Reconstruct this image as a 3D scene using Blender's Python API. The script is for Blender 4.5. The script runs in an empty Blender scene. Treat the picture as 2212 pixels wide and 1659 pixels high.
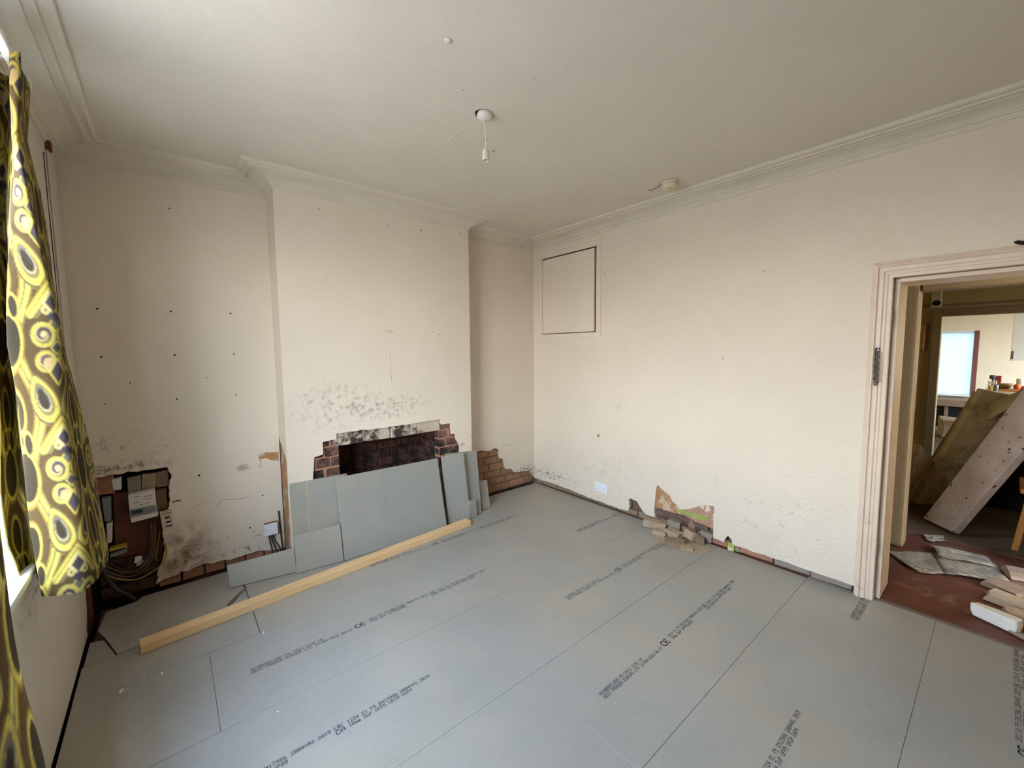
import bpy, bmesh, math, random
import numpy as np
from mathutils import Vector, Matrix
from mathutils.geometry import tessellate_polygon

random.seed(7)
C = bpy.context.scene.collection
SC = bpy.context.scene

# ------------------------------------------------------------------ camera
FPX, YAW, PITCH, ROLL = 891.011, 39.8601, 4.6414, -0.4877
CAM = Vector((-3.1419, -3.3812, 1.5))
_y, _p, _r = (math.radians(a) for a in (YAW, PITCH, ROLL))
FW = Vector((math.sin(_y) * math.cos(_p), math.cos(_y) * math.cos(_p), -math.sin(_p)))
_rt = Vector((math.cos(_y), -math.sin(_y), 0)); _up = _rt.cross(FW)
RT = _rt * math.cos(_r) + _up * math.sin(_r)
UP = -_rt * math.sin(_r) + _up * math.cos(_r)
cd = bpy.data.cameras.new('camera'); cam = bpy.data.objects.new('camera', cd); C.objects.link(cam)
cd.sensor_fit = 'HORIZONTAL'; cd.sensor_width = 36.0; cd.lens = FPX / 2212 * 36.0
cd.clip_start = 0.02; cd.clip_end = 200
cam.matrix_world = Matrix(((RT.x, UP.x, -FW.x, CAM.x), (RT.y, UP.y, -FW.y, CAM.y), (RT.z, UP.z, -FW.z, CAM.z), (0, 0, 0, 1)))
SC.camera = cam

# ------------------------------------------------------------------ world, light, exposure
w = bpy.data.worlds.new('overcast_sky'); SC.world = w; w.use_nodes = True
bg = w.node_tree.nodes['Background']
# hazy daylight: blue overhead, pale towards the horizon, dull ground below it
_nt = w.node_tree; _tc = _nt.nodes.new('ShaderNodeTexCoord'); _sp = _nt.nodes.new('ShaderNodeSeparateXYZ')
_ma = _nt.nodes.new('ShaderNodeMath'); _ma.operation = 'MULTIPLY_ADD'; _ma.inputs[1].default_value = 0.5; _ma.inputs[2].default_value = 0.5
_rp = _nt.nodes.new('ShaderNodeValToRGB'); _e = _rp.color_ramp.elements
while len(_e) < 5: _e.new(0.5)
for _s, (_q, _c) in zip(_e, ((0.0, (0.15, 0.15, 0.15, 1)), (0.47, (0.27, 0.26, 0.25, 1)), (0.53, (1.0, 0.96, 0.91, 1)), (0.64, (0.78, 0.88, 1.0, 1)), (1.0, (0.42, 0.62, 1.0, 1)))):
    _s.position = _q; _s.color = _c
_nt.links.new(_tc.outputs['Generated'], _sp.inputs[0]); _nt.links.new(_sp.outputs[2], _ma.inputs[0])
_nt.links.new(_ma.outputs[0], _rp.inputs[0]); _nt.links.new(_rp.outputs[0], bg.inputs[0])
bg.inputs[1].default_value = 14.0
SC.view_settings.view_transform = 'Standard'; SC.view_settings.look = 'None'
SC.view_settings.gamma = 1.0; SC.view_settings.use_curve_mapping = False
SC.view_settings.exposure = 1.12
SC.cycles.max_bounces = 8

def portal(name, loc, rot, sx, sy):
    l = bpy.data.lights.new(name, 'AREA'); l.shape = 'RECTANGLE'; l.size = sx; l.size_y = sy
    l.cycles.is_portal = True
    o = bpy.data.objects.new(name, l); C.objects.link(o); o.location = loc; o.rotation_euler = rot
    return o
# daylight portals sit in the window openings (they only steer sampling of the sky)
WY0, WY1, WZ0, WZ1 = -0.92, -2.95, 0.755, 2.42      # main window opening
portal('window_portal', (-3.86, (WY0 + WY1) / 2, (WZ0 + WZ1) / 2), (0, -math.pi / 2, 0), WZ1 - WZ0, WY0 - WY1)
portal('kitchen_window_portal', (8.2, -2.55, 1.2), (0, math.pi / 2, 0), 1.3, 1.1)
portal('kitchen_side_window_portal', (6.2, -5.32, 1.5), (math.pi / 2, 0, 0), 1.9, 1.4)

portal('added_window_portal', (3.65, -5.32, 1.65), (math.pi / 2, 0, 0), 0.7, 0.9)  # for the added window of the middle room

# ------------------------------------------------------------------ helpers
WL = {}                                     # world location of every object

def ray(px):
    return FW + RT * ((px[0] - 1106) / FPX) + UP * ((829.5 - px[1]) / FPX)

def wp(px, axis, val):
    """photo pixel -> point on the plane coordinate[axis] == val"""
    d = ray(px); t = (val - CAM[axis]) / d[axis]
    return CAM + d * t

def srgb(r, g, b):
    f = lambda c: (c / 255 / 12.92) if c / 255 <= 0.04045 else ((c / 255 + 0.055) / 1.055) ** 2.4
    return (f(r), f(g), f(b), 1)

def tag(o, label=None, cat=None, group=None, kind=None):
    if label: o['label'] = label
    if cat: o['category'] = cat
    if group: o['group'] = group
    if kind: o['kind'] = kind
    return o

def place(o, loc, parent=None):
    loc = Vector(loc); WL[o.name] = loc
    C.objects.link(o)
    if parent is not None:
        o.parent = parent; o.location = loc - WL[parent.name]
    else:
        o.location = loc
    return o

def empty(name, loc, label=None, cat=None, group=None, parent=None, kind=None):
    o = bpy.data.objects.new(name, None); o.empty_display_size = 0.05
    place(o, loc, parent)
    return tag(o, label, cat, group, kind)

def mesh_obj(name, verts, faces, mat, parent=None, smooth=False, origin=None):
    v = np.array([tuple(p) for p in verts], float)
    if origin is None:
        lo, hi = v.min(0), v.max(0)
        origin = ((lo[0] + hi[0]) / 2, (lo[1] + hi[1]) / 2, lo[2])
    v -= np.array(origin)
    me = bpy.data.meshes.new(name); me.from_pydata(v.tolist(), [], faces); me.update()
    if mat is not None:
        for m in (mat if isinstance(mat, (list, tuple)) else [mat]): me.materials.append(m)
    if smooth: me.polygons.foreach_set('use_smooth', [True] * len(me.polygons))
    o = bpy.data.objects.new(name, me)
    return place(o, origin, parent)

def fix_normals(o):
    bm = bmesh.new(); bm.from_mesh(o.data); bmesh.ops.recalc_face_normals(bm, faces=bm.faces); bm.to_mesh(o.data); bm.free()
    return o

BOXF = [(0, 3, 2, 1), (4, 5, 6, 7), (0, 1, 5, 4), (1, 2, 6, 5), (2, 3, 7, 6), (3, 0, 4, 7)]
def boxv(a, b):
    (x0, y0, z0), (x1, y1, z1) = [[f(p, q) for p, q in zip(a, b)] for f in (min, max)]
    return [(x0, y0, z0), (x1, y0, z0), (x1, y1, z0), (x0, y1, z0), (x0, y0, z1), (x1, y0, z1), (x1, y1, z1), (x0, y1, z1)]

def box(name, a, b, mat, parent=None, bev=0.0, seg=1, jit=0.0):
    o = mesh_obj(name, boxv(a, b), BOXF, mat, parent)
    if jit:
        for v in o.data.vertices: v.co += Vector([random.uniform(-jit, jit) for _ in range(3)])
    if bev: bevel(o, bev, seg)
    return o

def bevel(o, w_, seg=1):
    bm = bmesh.new(); bm.from_mesh(o.data)
    bmesh.ops.bevel(bm, geom=list(bm.edges), offset=w_, segments=seg, affect='EDGES', profile=0.6)
    bm.to_mesh(o.data); bm.free()
    return o

def multibox(name, boxes, mat, parent=None):
    V, F = [], []
    for a, b in boxes:
        n = len(V); V += boxv(a, b); F += [tuple(i + n for i in f) for f in BOXF]
    return mesh_obj(name, V, F, mat, parent)

def hexa(name, bot, top, mat, parent=None, bev=0.0):
    """solid from 4 bottom corners and 4 top corners"""
    o = mesh_obj(name, list(bot) + list(top), BOXF, mat, parent); fix_normals(o)
    if bev: bevel(o, bev)
    return o

def plate(name, outer, holes, depth, fn, mat, parent=None):
    """flat sheet with holes. 2-D outlines (a,b); fn(a,b,d) -> 3-D, d = 0 face .. depth back"""
    loops = [[Vector((p[0], p[1], 0)) for p in l] for l in [outer] + list(holes)]
    flat = [p for l in loops for p in l]
    tris = tessellate_polygon(loops)
    n = len(flat)
    V = [fn(p.x, p.y, 0) for p in flat] + [fn(p.x, p.y, depth) for p in flat]
    F = [tuple(t) for t in tris] + [(t[2] + n, t[1] + n, t[0] + n) for t in tris]
    k = 0
    for l in loops:
        m = len(l)
        for i in range(m):
            j = (i + 1) % m
            F.append((k + i, k + j, k + j + n, k + i + n))
        k += m
    o = mesh_obj(name, V, F, mat, parent)
    return fix_normals(o)

def rough_line(pts, step=0.025, amp=0.006, seed=1):
    """breaks the segments of a polyline into an irregular edge"""
    rnd = random.Random(seed); out = []
    for i in range(len(pts) - 1):
        a, b = pts[i], pts[i + 1]
        L = math.dist(a, b); n = max(1, int(L / step))
        nx, ny = (-(b[1] - a[1]) / (L or 1), (b[0] - a[0]) / (L or 1))
        for k in range(n):
            t = k / n; e = 0 if k == 0 else rnd.uniform(-amp, amp)
            out.append((a[0] + (b[0] - a[0]) * t + nx * e, a[1] + (b[1] - a[1]) * t + ny * e))
    out.append(pts[-1])
    return out

def rough_loop(pts, step=0.025, amp=0.006, seed=1):
    return rough_line(list(pts) + [pts[0]], step, amp, seed)[:-1]

def catmull(pts, n):
    P = [Vector(p) for p in pts]; P = [P[0] * 2 - P[1]] + P + [P[-1] * 2 - P[-2]]
    out = []
    for i in range(1, len(P) - 2):
        for k in range(n):
            t = k / n; a, b, c, d = P[i - 1], P[i], P[i + 1], P[i + 2]
            out.append(0.5 * ((2 * b) + (c - a) * t + (2 * a - 5 * b + 4 * c - d) * t * t + (3 * b - a - 3 * c + d) * t ** 3))
    out.append(P[-2])
    return out

def tube(name, pts, r, mat, parent=None, n=6, smooth=4):
    P = catmull(pts, smooth) if smooth else [Vector(p) for p in pts]
    V, F = [], []
    for i, p in enumerate(P):
        t = (P[min(i + 1, len(P) - 1)] - P[max(i - 1, 0)]).normalized()
        s = t.cross(Vector((0, 0, 1)));
        if s.length < 1e-3: s = t.cross(Vector((1, 0, 0)))
        s.normalize(); q = s.cross(t)
        for k in range(n):
            a = 2 * math.pi * k / n
            V.append(p + (s * math.cos(a) + q * math.sin(a)) * r)
    for i in range(len(P) - 1):
        for k in range(n):
            F.append((i * n + k, i * n + (k + 1) % n, (i + 1) * n + (k + 1) % n, (i + 1) * n + k))
    F.append(tuple(range(n - 1, -1, -1))); F.append(tuple((len(P) - 1) * n + k for k in range(n)))
    return mesh_obj(name, V, F, mat, parent, smooth=True)

def lathe(name, prof, center, mat, parent=None, n=28):
    """prof: list of (r,z) from top to bottom, revolved about z"""
    V, F = [], []
    for r, z in prof:
        for k in range(n):
            a = 2 * math.pi * k / n
            V.append((center[0] + r * math.cos(a), center[1] + r * math.sin(a), center[2] + z))
    for i in range(len(prof) - 1):
        for k in range(n):
            F.append((i * n + k, (i + 1) * n + k, (i + 1) * n + (k + 1) % n, i * n + (k + 1) % n))
    F.append(tuple(range(n))); m = (len(prof) - 1) * n
    F.append(tuple(m + k for k in range(n - 1, -1, -1)))
    o = mesh_obj(name, V, F, mat, parent); fix_normals(o)
    for p in o.data.polygons: p.use_smooth = len(p.vertices) == 4
    return o

# ------------------------------------------------------------------ materials
def nodes_of(name):
    m = bpy.data.materials.new(name); m.use_nodes = True
    nt = m.node_tree
    return m, nt, nt.nodes['Principled BSDF']

def noise(nt, scale, detail=4, rough=0.6, vec=None):
    n = nt.nodes.new('ShaderNodeTexNoise'); n.inputs['Scale'].default_value = scale
    n.inputs['Detail'].default_value = detail; n.inputs['Roughness'].default_value = rough
    if vec is not None: nt.links.new(vec, n.inputs['Vector'])
    return n

def ramp(nt, fac, stops):
    r = nt.nodes.new('ShaderNodeValToRGB'); e = r.color_ramp.elements
    while len(e) < len(stops): e.new(0.5)
    for s, (p, c) in zip(e, stops): s.position = p; s.color = c
    nt.links.new(fac, r.inputs[0])
    return r.outputs[0]

def mix(nt, fac, a, b):
    m = nt.nodes.new('ShaderNodeMix'); m.data_type = 'RGBA'
    for s, v in ((0, fac), (6, a), (7, b)):
        if hasattr(v, 'links') or hasattr(v, 'node'): nt.links.new(v, m.inputs[s])
        else: m.inputs[s].default_value = v
    return m.outputs[2]

def scale_col(c, k): return (min(1, c[0] * k), min(1, c[1] * k), min(1, c[2] * k), 1)

def coords(nt, world=True, stretch=None):
    if world: s = nt.nodes.new('ShaderNodeNewGeometry').outputs['Position']
    else: s = nt.nodes.new('ShaderNodeTexCoord').outputs['Object']
    if stretch:
        mp = nt.nodes.new('ShaderNodeMapping'); mp.inputs['Scale'].default_value = stretch
        nt.links.new(s, mp.inputs['Vector']); s = mp.outputs[0]
    return s

def mat(name, col, rough=0.8, var=0.10, scale=8, bump=0.0, bscale=120, col2=None, thr=(0.45, 0.6), world=True,
        stretch=None, spec=0.4, metal=0.0):
    m, nt, b = nodes_of(name)
    v = coords(nt, world, stretch)
    n = noise(nt, scale, 3, 0.65, v)
    c = ramp(nt, n.outputs[0], [(0.25, scale_col(col, 1 - var)), (0.75, scale_col(col, 1 + var))])
    if col2 is not None:
        n2 = noise(nt, scale * 0.6, 4, 0.7, v)
        f = ramp(nt, n2.outputs[0], [(thr[0], (0, 0, 0, 1)), (thr[1], (1, 1, 1, 1))])
        c = mix(nt, f, c, col2)
    nt.links.new(c, b.inputs['Base Color'])
    b.inputs['Roughness'].default_value = rough; b.inputs['Specular IOR Level'].default_value = spec
    b.inputs['Metallic'].default_value = metal
    if bump:
        n3 = noise(nt, bscale, 3, 0.6, v); bp = nt.nodes.new('ShaderNodeBump')
        bp.inputs['Strength'].default_value = bump; bp.inputs['Distance'].default_value = 0.01
        nt.links.new(n3.outputs[0], bp.inputs['Height']); nt.links.new(bp.outputs[0], b.inputs['Normal'])
    return m

def math_node(nt, op, a, b=None, clamp=False):
    n = nt.nodes.new('ShaderNodeMath'); n.operation = op; n.use_clamp = clamp
    for i, v in enumerate((a, b)):
        if v is None: continue
        if hasattr(v, 'node'): nt.links.new(v, n.inputs[i])
        else: n.inputs[i].default_value = v
    return n.outputs[0]

def blob(nt, center, radii, soft=0.5):
    """1 inside an ellipsoid in world space, fading to 0 outside (for stains with a place of their own)"""
    p = coords(nt); mp = nt.nodes.new('ShaderNodeMapping'); mp.vector_type = 'TEXTURE'
    mp.inputs['Location'].default_value = center; mp.inputs['Scale'].default_value = radii
    nt.links.new(p, mp.inputs['Vector'])
    ln = nt.nodes.new('ShaderNodeVectorMath'); ln.operation = 'LENGTH'; nt.links.new(mp.outputs[0], ln.inputs[0])
    return ramp(nt, ln.outputs['Value'], [(max(0, 1 - soft), (1, 1, 1, 1)), (1.0, (0, 0, 0, 1))])

def paint(name, col, bump=0.15, bscale=60, stains=(), rough=0.55):
    """old emulsion on plaster; stains: (center, radii, colour, noise scale, lo, hi)"""
    m, nt, b = nodes_of(name); v = coords(nt)
    n = noise(nt, 1.3, 4, 0.6, v)
    c = ramp(nt, n.outputs[0], [(0.3, scale_col(col, 0.95)), (0.7, scale_col(col, 1.03))])
    sp = noise(nt, 28, 2, 0.5, v)
    f = ramp(nt, sp.outputs[0], [(0.70, (0, 0, 0, 1)), (0.78, (0.22, 0.22, 0.22, 1))])
    c = mix(nt, f, c, scale_col(col, 0.72))
    for center, radii, sc, ns, lo, hi in stains:
        nn = noise(nt, ns, 4, 0.72, v)
        f1 = ramp(nt, nn.outputs[0], [(lo, (0, 0, 0, 1)), (hi, (1, 1, 1, 1))])
        f2 = math_node(nt, 'MULTIPLY', f1, blob(nt, center, radii, 0.7))
        c = mix(nt, f2, c, sc)
    nt.links.new(c, b.inputs['Base Color']); b.inputs['Roughness'].default_value = rough
    b.inputs['Specular IOR Level'].default_value = 0.35
    n3 = noise(nt, bscale, 4, 0.6, v); n4 = noise(nt, 5, 3, 0.5, v)
    h = math_node(nt, 'ADD', n3.outputs[0], math_node(nt, 'MULTIPLY', n4.outputs[0], 2.0))
    bp = nt.nodes.new('ShaderNodeBump'); bp.inputs['Strength'].default_value = bump; bp.inputs['Distance'].default_value = 0.012
    nt.links.new(h, bp.inputs['Height']); nt.links.new(bp.outputs[0], b.inputs['Normal'])
    return m

CREAM = srgb(232, 219, 202)
DIRT = srgb(112, 96, 84)
SOOT = srgb(60, 56, 58)
M = {}
M['wall_back'] = paint('painted_plaster_alcove', CREAM, 0.10, 70, [
    ((-3.12, 0, 0.17), (0.20, 0.2, 0.28), srgb(136, 110, 92), 11, 0.38, 0.60),
    ((-3.45, 0, 0.85), (0.35, 0.2, 0.22), srgb(120, 100, 85), 14, 0.52, 0.66),
    ((-2.7, 0, 0.12), (0.35, 0.2, 0.16), DIRT, 20, 0.55, 0.66),
    ((-2.78, 0, 0.70), (0.05, 0.2, 0.03), srgb(120, 108, 96), 30, 0.35, 0.6),
    ((-0.12, 0, 0.13), (0.2, 0.2, 0.12), srgb(60, 54, 48), 42, 0.50, 0.56)])
M['wall_breast'] = paint('painted_plaster_breast', CREAM, 0.10, 70, [
    ((-2.18, -.235, 1.10), (0.42, 0.3, 0.22), srgb(160, 152, 146), 22, 0.50, 0.68),
    ((-1.80, -.235, 1.06), (0.42, 0.3, 0.13), srgb(164, 156, 148), 26, 0.50, 0.66),
    ((-1.1, -.235, 0.55), (0.14, 0.3, 0.3), srgb(170, 160, 150), 18, 0.52, 0.64)])
M['wall_right'] = paint('painted_plaster_textured', CREAM, 0.55, 55, [
    ((0, -0.25, 0.14), (0.2, 0.5, 0.10), srgb(120, 96, 84), 30, 0.54, 0.62),
    ((0, -1.2, 0.35), (0.2, 0.7, 0.25), srgb(202, 192, 178), 10, 0.55, 0.7),
    ((0, -2.45, 0.3), (0.2, 0.35, 0.3), srgb(206, 196, 182), 14, 0.56, 0.68)])
M['wall_left'] = paint('painted_plaster_window_wall', srgb(214, 203, 188), 0.12, 60, [
    ((-3.55, -1.0, 0.68), (0.2, 0.5, 0.16), srgb(110, 96, 84), 26, 0.52, 0.62)])
M['ceiling'] = paint('painted_ceiling', srgb(222, 213, 198), 0.10, 40, [])
M['cornice'] = mat('painted_cornice', srgb(222, 213, 196), 0.6, 0.05, 5, 0.08, 90)
M['plaster_raw'] = mat('bare_plaster', srgb(176, 132, 92), 0.9, 0.15, 14, 0.3, 90, srgb(206, 184, 158), (0.52, 0.62))
M['plaster_pink'] = mat('old_undercoat', srgb(178, 140, 118), 0.9, 0.12, 16, 0.2, 90, srgb(222, 206, 186), (0.55, 0.58))
M['plaster_edge'] = mat('broken_plaster', srgb(150, 128, 108), 0.95, 0.2, 40, 0.4, 120)
M['paper_green'] = mat('green_wallpaper', srgb(158, 172, 84), 0.8, 0.1, 20, 0.05, 90, srgb(218, 208, 176), (0.56, 0.60))
M['mortar'] = mat('mortar', srgb(118, 98, 80), 0.95, 0.2, 30, 0.5, 150)
M['brick_buff'] = mat('brick_buff', srgb(158, 122, 90), 0.92, 0.22, 11, 0.4, 120, srgb(150, 112, 90), (0.48, 0.7))
M['brick_red'] = mat('brick_red', srgb(176, 122, 98), 0.92, 0.2, 14, 0.4, 120, srgb(172, 134, 112), (0.52, 0.66))
M['brick_soot'] = mat('brick_sooty', srgb(104, 70, 60), 0.95, 0.35, 10, 0.4, 120, srgb(24, 20, 20), (0.42, 0.62))
M['brick_jamb'] = mat('brick_smoked', srgb(124, 92, 80), 0.92, 0.3, 9, 0.4, 120, srgb(40, 32, 32), (0.46, 0.6))
M['mortar_soot'] = mat('mortar_sooty', srgb(70, 52, 44), 0.95, 0.3, 12, 0.4, 120, srgb(20, 17, 17), (0.45, 0.65))
M['mortar_jamb'] = mat('mortar_jamb', srgb(176, 128, 102), 0.95, 0.2, 20, 0.4, 120)
M['lintel'] = mat('smoked_lintel', srgb(196, 180, 164), 0.9, 0.15, 7, 0.35, 90, srgb(64, 52, 46), (0.56, 0.64))
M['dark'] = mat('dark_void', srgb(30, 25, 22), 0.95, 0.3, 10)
M['earth'] = mat('underfloor', srgb(38, 32, 28), 0.95, 0.3, 10, 0.3, 40)
M['white_gloss'] = mat('white_plastic', srgb(228, 222, 212), 0.35, 0.02, 10)
M['cream_plastic'] = mat('cream_plastic', srgb(216, 206, 178), 0.4, 0.03, 10)
M['grey_plastic'] = mat('grey_plastic', srgb(132, 134, 138), 0.4, 0.05, 10)
M['black'] = mat('black_rubber', srgb(22, 21, 24), 0.6, 0.1, 10)
M['ink'] = mat('black_ink', srgb(52, 52, 66), 0.8, 0.25, 90)
M['lcd'] = mat('lcd', srgb(44, 60, 52), 0.25, 0.05, 10)
M['yellow_label'] = mat('yellow_label', srgb(196, 170, 46), 0.6, 0.08, 20)
M['paper'] = mat('paper_label', srgb(212, 196, 172), 0.8, 0.05, 30)
M['gloss_paint'] = mat('old_gloss_paint', srgb(226, 206, 186), 0.42, 0.06, 9, 0.1, 70, srgb(190, 156, 120), (0.62, 0.72))
M['steel'] = mat('chain_steel', srgb(120, 116, 116), 0.35, 0.2, 40, metal=0.9)
M['wood_red'] = mat('brown_timber', srgb(108, 66, 50), 0.75, 0.25, 9, 0.2, 60, stretch=(1, 1, 6))
M['wood_dirty'] = mat('dusty_timber', srgb(116, 96, 88), 0.9, 0.22, 12, 0.35, 70, srgb(84, 66, 60), (0.5, 0.62), stretch=(1, 0.25, 1.5))
M['card'] = mat('brown_card', srgb(128, 100, 74), 0.85, 0.1, 12)
M['stone'] = mat('rubble_plaster', srgb(176, 156, 132), 0.95, 0.16, 14, 0.5, 60)
M['stone_grey'] = mat('rubble_grey', srgb(150, 138, 128), 0.95, 0.16, 14, 0.5, 60)
M['stone_brown'] = mat('rubble_brown', srgb(146, 122, 102), 0.95, 0.2, 14, 0.5, 60)
M['cable_yellow'] = mat('cable_yellow', srgb(158, 132, 66), 0.6, 0.1, 20)
M['cable_brown'] = mat('cable_brown', srgb(92, 80, 60), 0.6, 0.15, 20)
M['cable_dark'] = mat('cable_dark', srgb(52, 46, 42), 0.6, 0.15, 20)
M['flake'] = mat('paint_flake', srgb(226, 222, 216), 0.7, 0.04, 20)
M['hall_wall'] = mat('hall_wall_paint', srgb(186, 164, 114), 0.7, 0.08, 3, 0.1, 60)
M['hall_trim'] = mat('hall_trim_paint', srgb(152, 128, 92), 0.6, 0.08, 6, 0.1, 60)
M['hall_floor'] = mat('red_brown_hall_floor', srgb(104, 62, 48), 0.55, 0.18, 4, 0.1, 60, srgb(150, 116, 98), (0.56, 0.72))
M['dusty_floor'] = mat('dusty_hall_floor', srgb(98, 80, 62), 0.85, 0.2, 5, 0.2, 60)
M['kitchen_wall'] = mat('kitchen_wall_paint', srgb(232, 222, 200), 0.7, 0.05, 3, 0.1, 60)
M['stop_brown'] = mat('dark_stained_stop', srgb(104, 84, 68), 0.7, 0.15, 9)
M['front_wall'] = mat('darkened_unseen_wall', srgb(128, 110, 92), 0.9, 0.15, 4, 0.2, 50)  # dark tone chosen so the unseen wall bounces less light into the door reveal
M['socket_white'] = mat('bright_white_plastic', srgb(236, 238, 244), 0.35, 0.02, 10)
M['newsprint'] = None
M['window_white'] = mat('window_gloss_white', srgb(236, 236, 234), 0.4, 0.03, 10, 0.05, 60)
M['sill'] = mat('worn_white_sill', srgb(236, 238, 240), 0.5, 0.03, 12, 0.25, 30, srgb(150, 160, 166), (0.64, 0.68), stretch=(1, 0.3, 1))
M['purple_wood'] = mat('stained_frame', srgb(120, 76, 72), 0.5, 0.15, 8, stretch=(1, 1, 0.2))
M['slab_olive'] = mat('old_lath_board', srgb(204, 182, 136), 0.95, 0.2, 6, 0.4, 50, srgb(120, 98, 66), (0.5, 0.7))
M['orange_wood'] = mat('orange_pine', srgb(190, 130, 66), 0.5, 0.15, 10, stretch=(4, 4, 0.6))

# plaster slab with a pitted face
def pitted():
    m, nt, b = nodes_of('pitted_plaster_slab'); v = coords(nt)
    n = noise(nt, 5, 5, 0.6, v)
    c = ramp(nt, n.outputs[0], [(0.3, srgb(206, 184, 170)), (0.7, srgb(238, 222, 212))])
    n2 = noise(nt, 26, 3, 0.55, v)
    f = ramp(nt, n2.outputs[0], [(0.66, (0, 0, 0, 1)), (0.70, (1, 1, 1, 1))])
    c = mix(nt, f, c, srgb(64, 46, 40))
    nt.links.new(c, b.inputs['Base Color']); b.inputs['Roughness'].default_value = 0.95
    bp = nt.nodes.new('ShaderNodeBump'); bp.inputs['Strength'].default_value = 0.6; bp.inputs['Distance'].default_value = 0.02
    bp.invert = True
    nt.links.new(f, bp.inputs['Height']); nt.links.new(bp.outputs[0], b.inputs['Normal'])
    return m
M['pitted'] = pitted()

def chipboard(name, col, edge=False):
    m, nt, b = nodes_of(name); v = coords(nt)
    n1 = noise(nt, 2.2, 4, 0.6, v); n2 = noise(nt, 130, 3, 0.7, v); n3 = noise(nt, 420, 2, 0.6, v)
    c = ramp(nt, n1.outputs[0], [(0.3, scale_col(col, 0.93)), (0.7, scale_col(col, 1.06))])
    f = ramp(nt, n2.outputs[0], [(0.36, (1, 1, 1, 1)), (0.50, (0, 0, 0, 1))])
    c = mix(nt, math_node(nt, 'MULTIPLY', f, 0.35), c, scale_col(col, 0.62))
    f = ramp(nt, n3.outputs[0], [(0.60, (0, 0, 0, 1)), (0.72, (1, 1, 1, 1))])
    c = mix(nt, math_node(nt, 'MULTIPLY', f, 0.5), c, scale_col(col, 1.45))
    n5 = noise(nt, 7, 3, 0.7, v)                              # scuffs and trodden dust
    f = ramp(nt, n5.outputs[0], [(0.62, (0, 0, 0, 1)), (0.76, (0.5, 0.5, 0.5, 1))])
    c = mix(nt, f, c, scale_col(col, 0.74))
    n6 = noise(nt, 0.9, 3, 0.65, v); n7 = noise(nt, 16, 3, 0.75, v)
    f = ramp(nt, n6.outputs[0], [(0.44, (0, 0, 0, 1)), (0.66, (1, 1, 1, 1))])
    c = mix(nt, math_node(nt, 'MULTIPLY', f, 0.55), c, srgb(182, 168, 146))
    f = ramp(nt, n7.outputs[0], [(0.66, (0, 0, 0, 1)), (0.74, (0.45, 0.45, 0.45, 1))])
    c = mix(nt, f, c, scale_col(col, 0.66))
    nt.links.new(c, b.inputs['Base Color']); b.inputs['Roughness'].default_value = 0.46
    b.inputs['Specular IOR Level'].default_value = 0.5
    bp = nt.nodes.new('ShaderNodeBump'); bp.inputs['Strength'].default_value = 0.12; bp.inputs['Distance'].default_value = 0.004
    nt.links.new(n2.outputs[0], bp.inputs['Height']); nt.links.new(bp.outputs[0], b.inputs['Normal'])
    return m
M['chip'] = chipboard('grey_green_chipboard', srgb(160, 157, 149))
M['chip_lean'] = chipboard('green_chipboard_offcut', srgb(154, 153, 146))
M['chip_edge'] = mat('chipboard_cut_edge', srgb(206, 194, 158), 0.9, 0.2, 60, 0.4, 200)

def pine():
    m, nt, b = nodes_of('sawn_pine'); v = coords(nt, False, (0.6, 14, 14))
    n1 = noise(nt, 3.5, 5, 0.6, v)
    c = ramp(nt, n1.outputs[0], [(0.3, srgb(222, 178, 122)), (0.55, srgb(236, 200, 150)), (0.75, srgb(206, 156, 100))])
    k = nt.nodes.new('ShaderNodeTexVoronoi'); k.inputs['Scale'].default_value = 5.5
    mp = coords(nt, False, (1, 1.6, 1.6)); nt.links.new(mp, k.inputs['Vector'])
    f = ramp(nt, k.outputs['Distance'], [(0.055, (1, 1, 1, 1)), (0.085, (0, 0, 0, 1))])
    c = mix(nt, math_node(nt, 'MULTIPLY', f, 0.8), c, srgb(128, 84, 50))
    nt.links.new(c, b.inputs['Base Color']); b.inputs['Roughness'].default_value = 0.65
    return m
M['pine'] = pine()

def glass_mat():
    m, nt, b = nodes_of('window_glass'); nt.nodes.remove(b)
    t = nt.nodes.new('ShaderNodeBsdfTransparent'); t.inputs[0].default_value = (0.95, 0.97, 0.97, 1)
    g = nt.nodes.new('ShaderNodeBsdfGlossy'); g.inputs['Roughness'].default_value = 0.02
    mx = nt.nodes.new('ShaderNodeMixShader'); mx.inputs[0].default_value = 0.06
    nt.links.new(t.outputs[0], mx.inputs[1]); nt.links.new(g.outputs[0], mx.inputs[2])
    nt.links.new(mx.outputs[0], nt.nodes['Material Output'].inputs[0])
    return m
M['glass'] = glass_mat()
def frosted_mat():
    m, nt, b = nodes_of('frosted_glass'); nt.nodes.remove(b)
    t = nt.nodes.new('ShaderNodeBsdfTranslucent'); t.inputs[0].default_value = (0.27, 0.32, 0.345, 1)
    d = nt.nodes.new('ShaderNodeBsdfGlossy'); d.inputs['Roughness'].default_value = 0.3; d.inputs[0].default_value = (0.8, 0.85, 0.88, 1)
    mx = nt.nodes.new('ShaderNodeMixShader'); mx.inputs[0].default_value = 0.06
    nt.links.new(t.outputs[0], mx.inputs[1]); nt.links.new(d.outputs[0], mx.inputs[2])
    nt.links.new(mx.outputs[0], nt.nodes['Material Output'].inputs[0])
    return m
M['frosted'] = frosted_mat()

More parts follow.
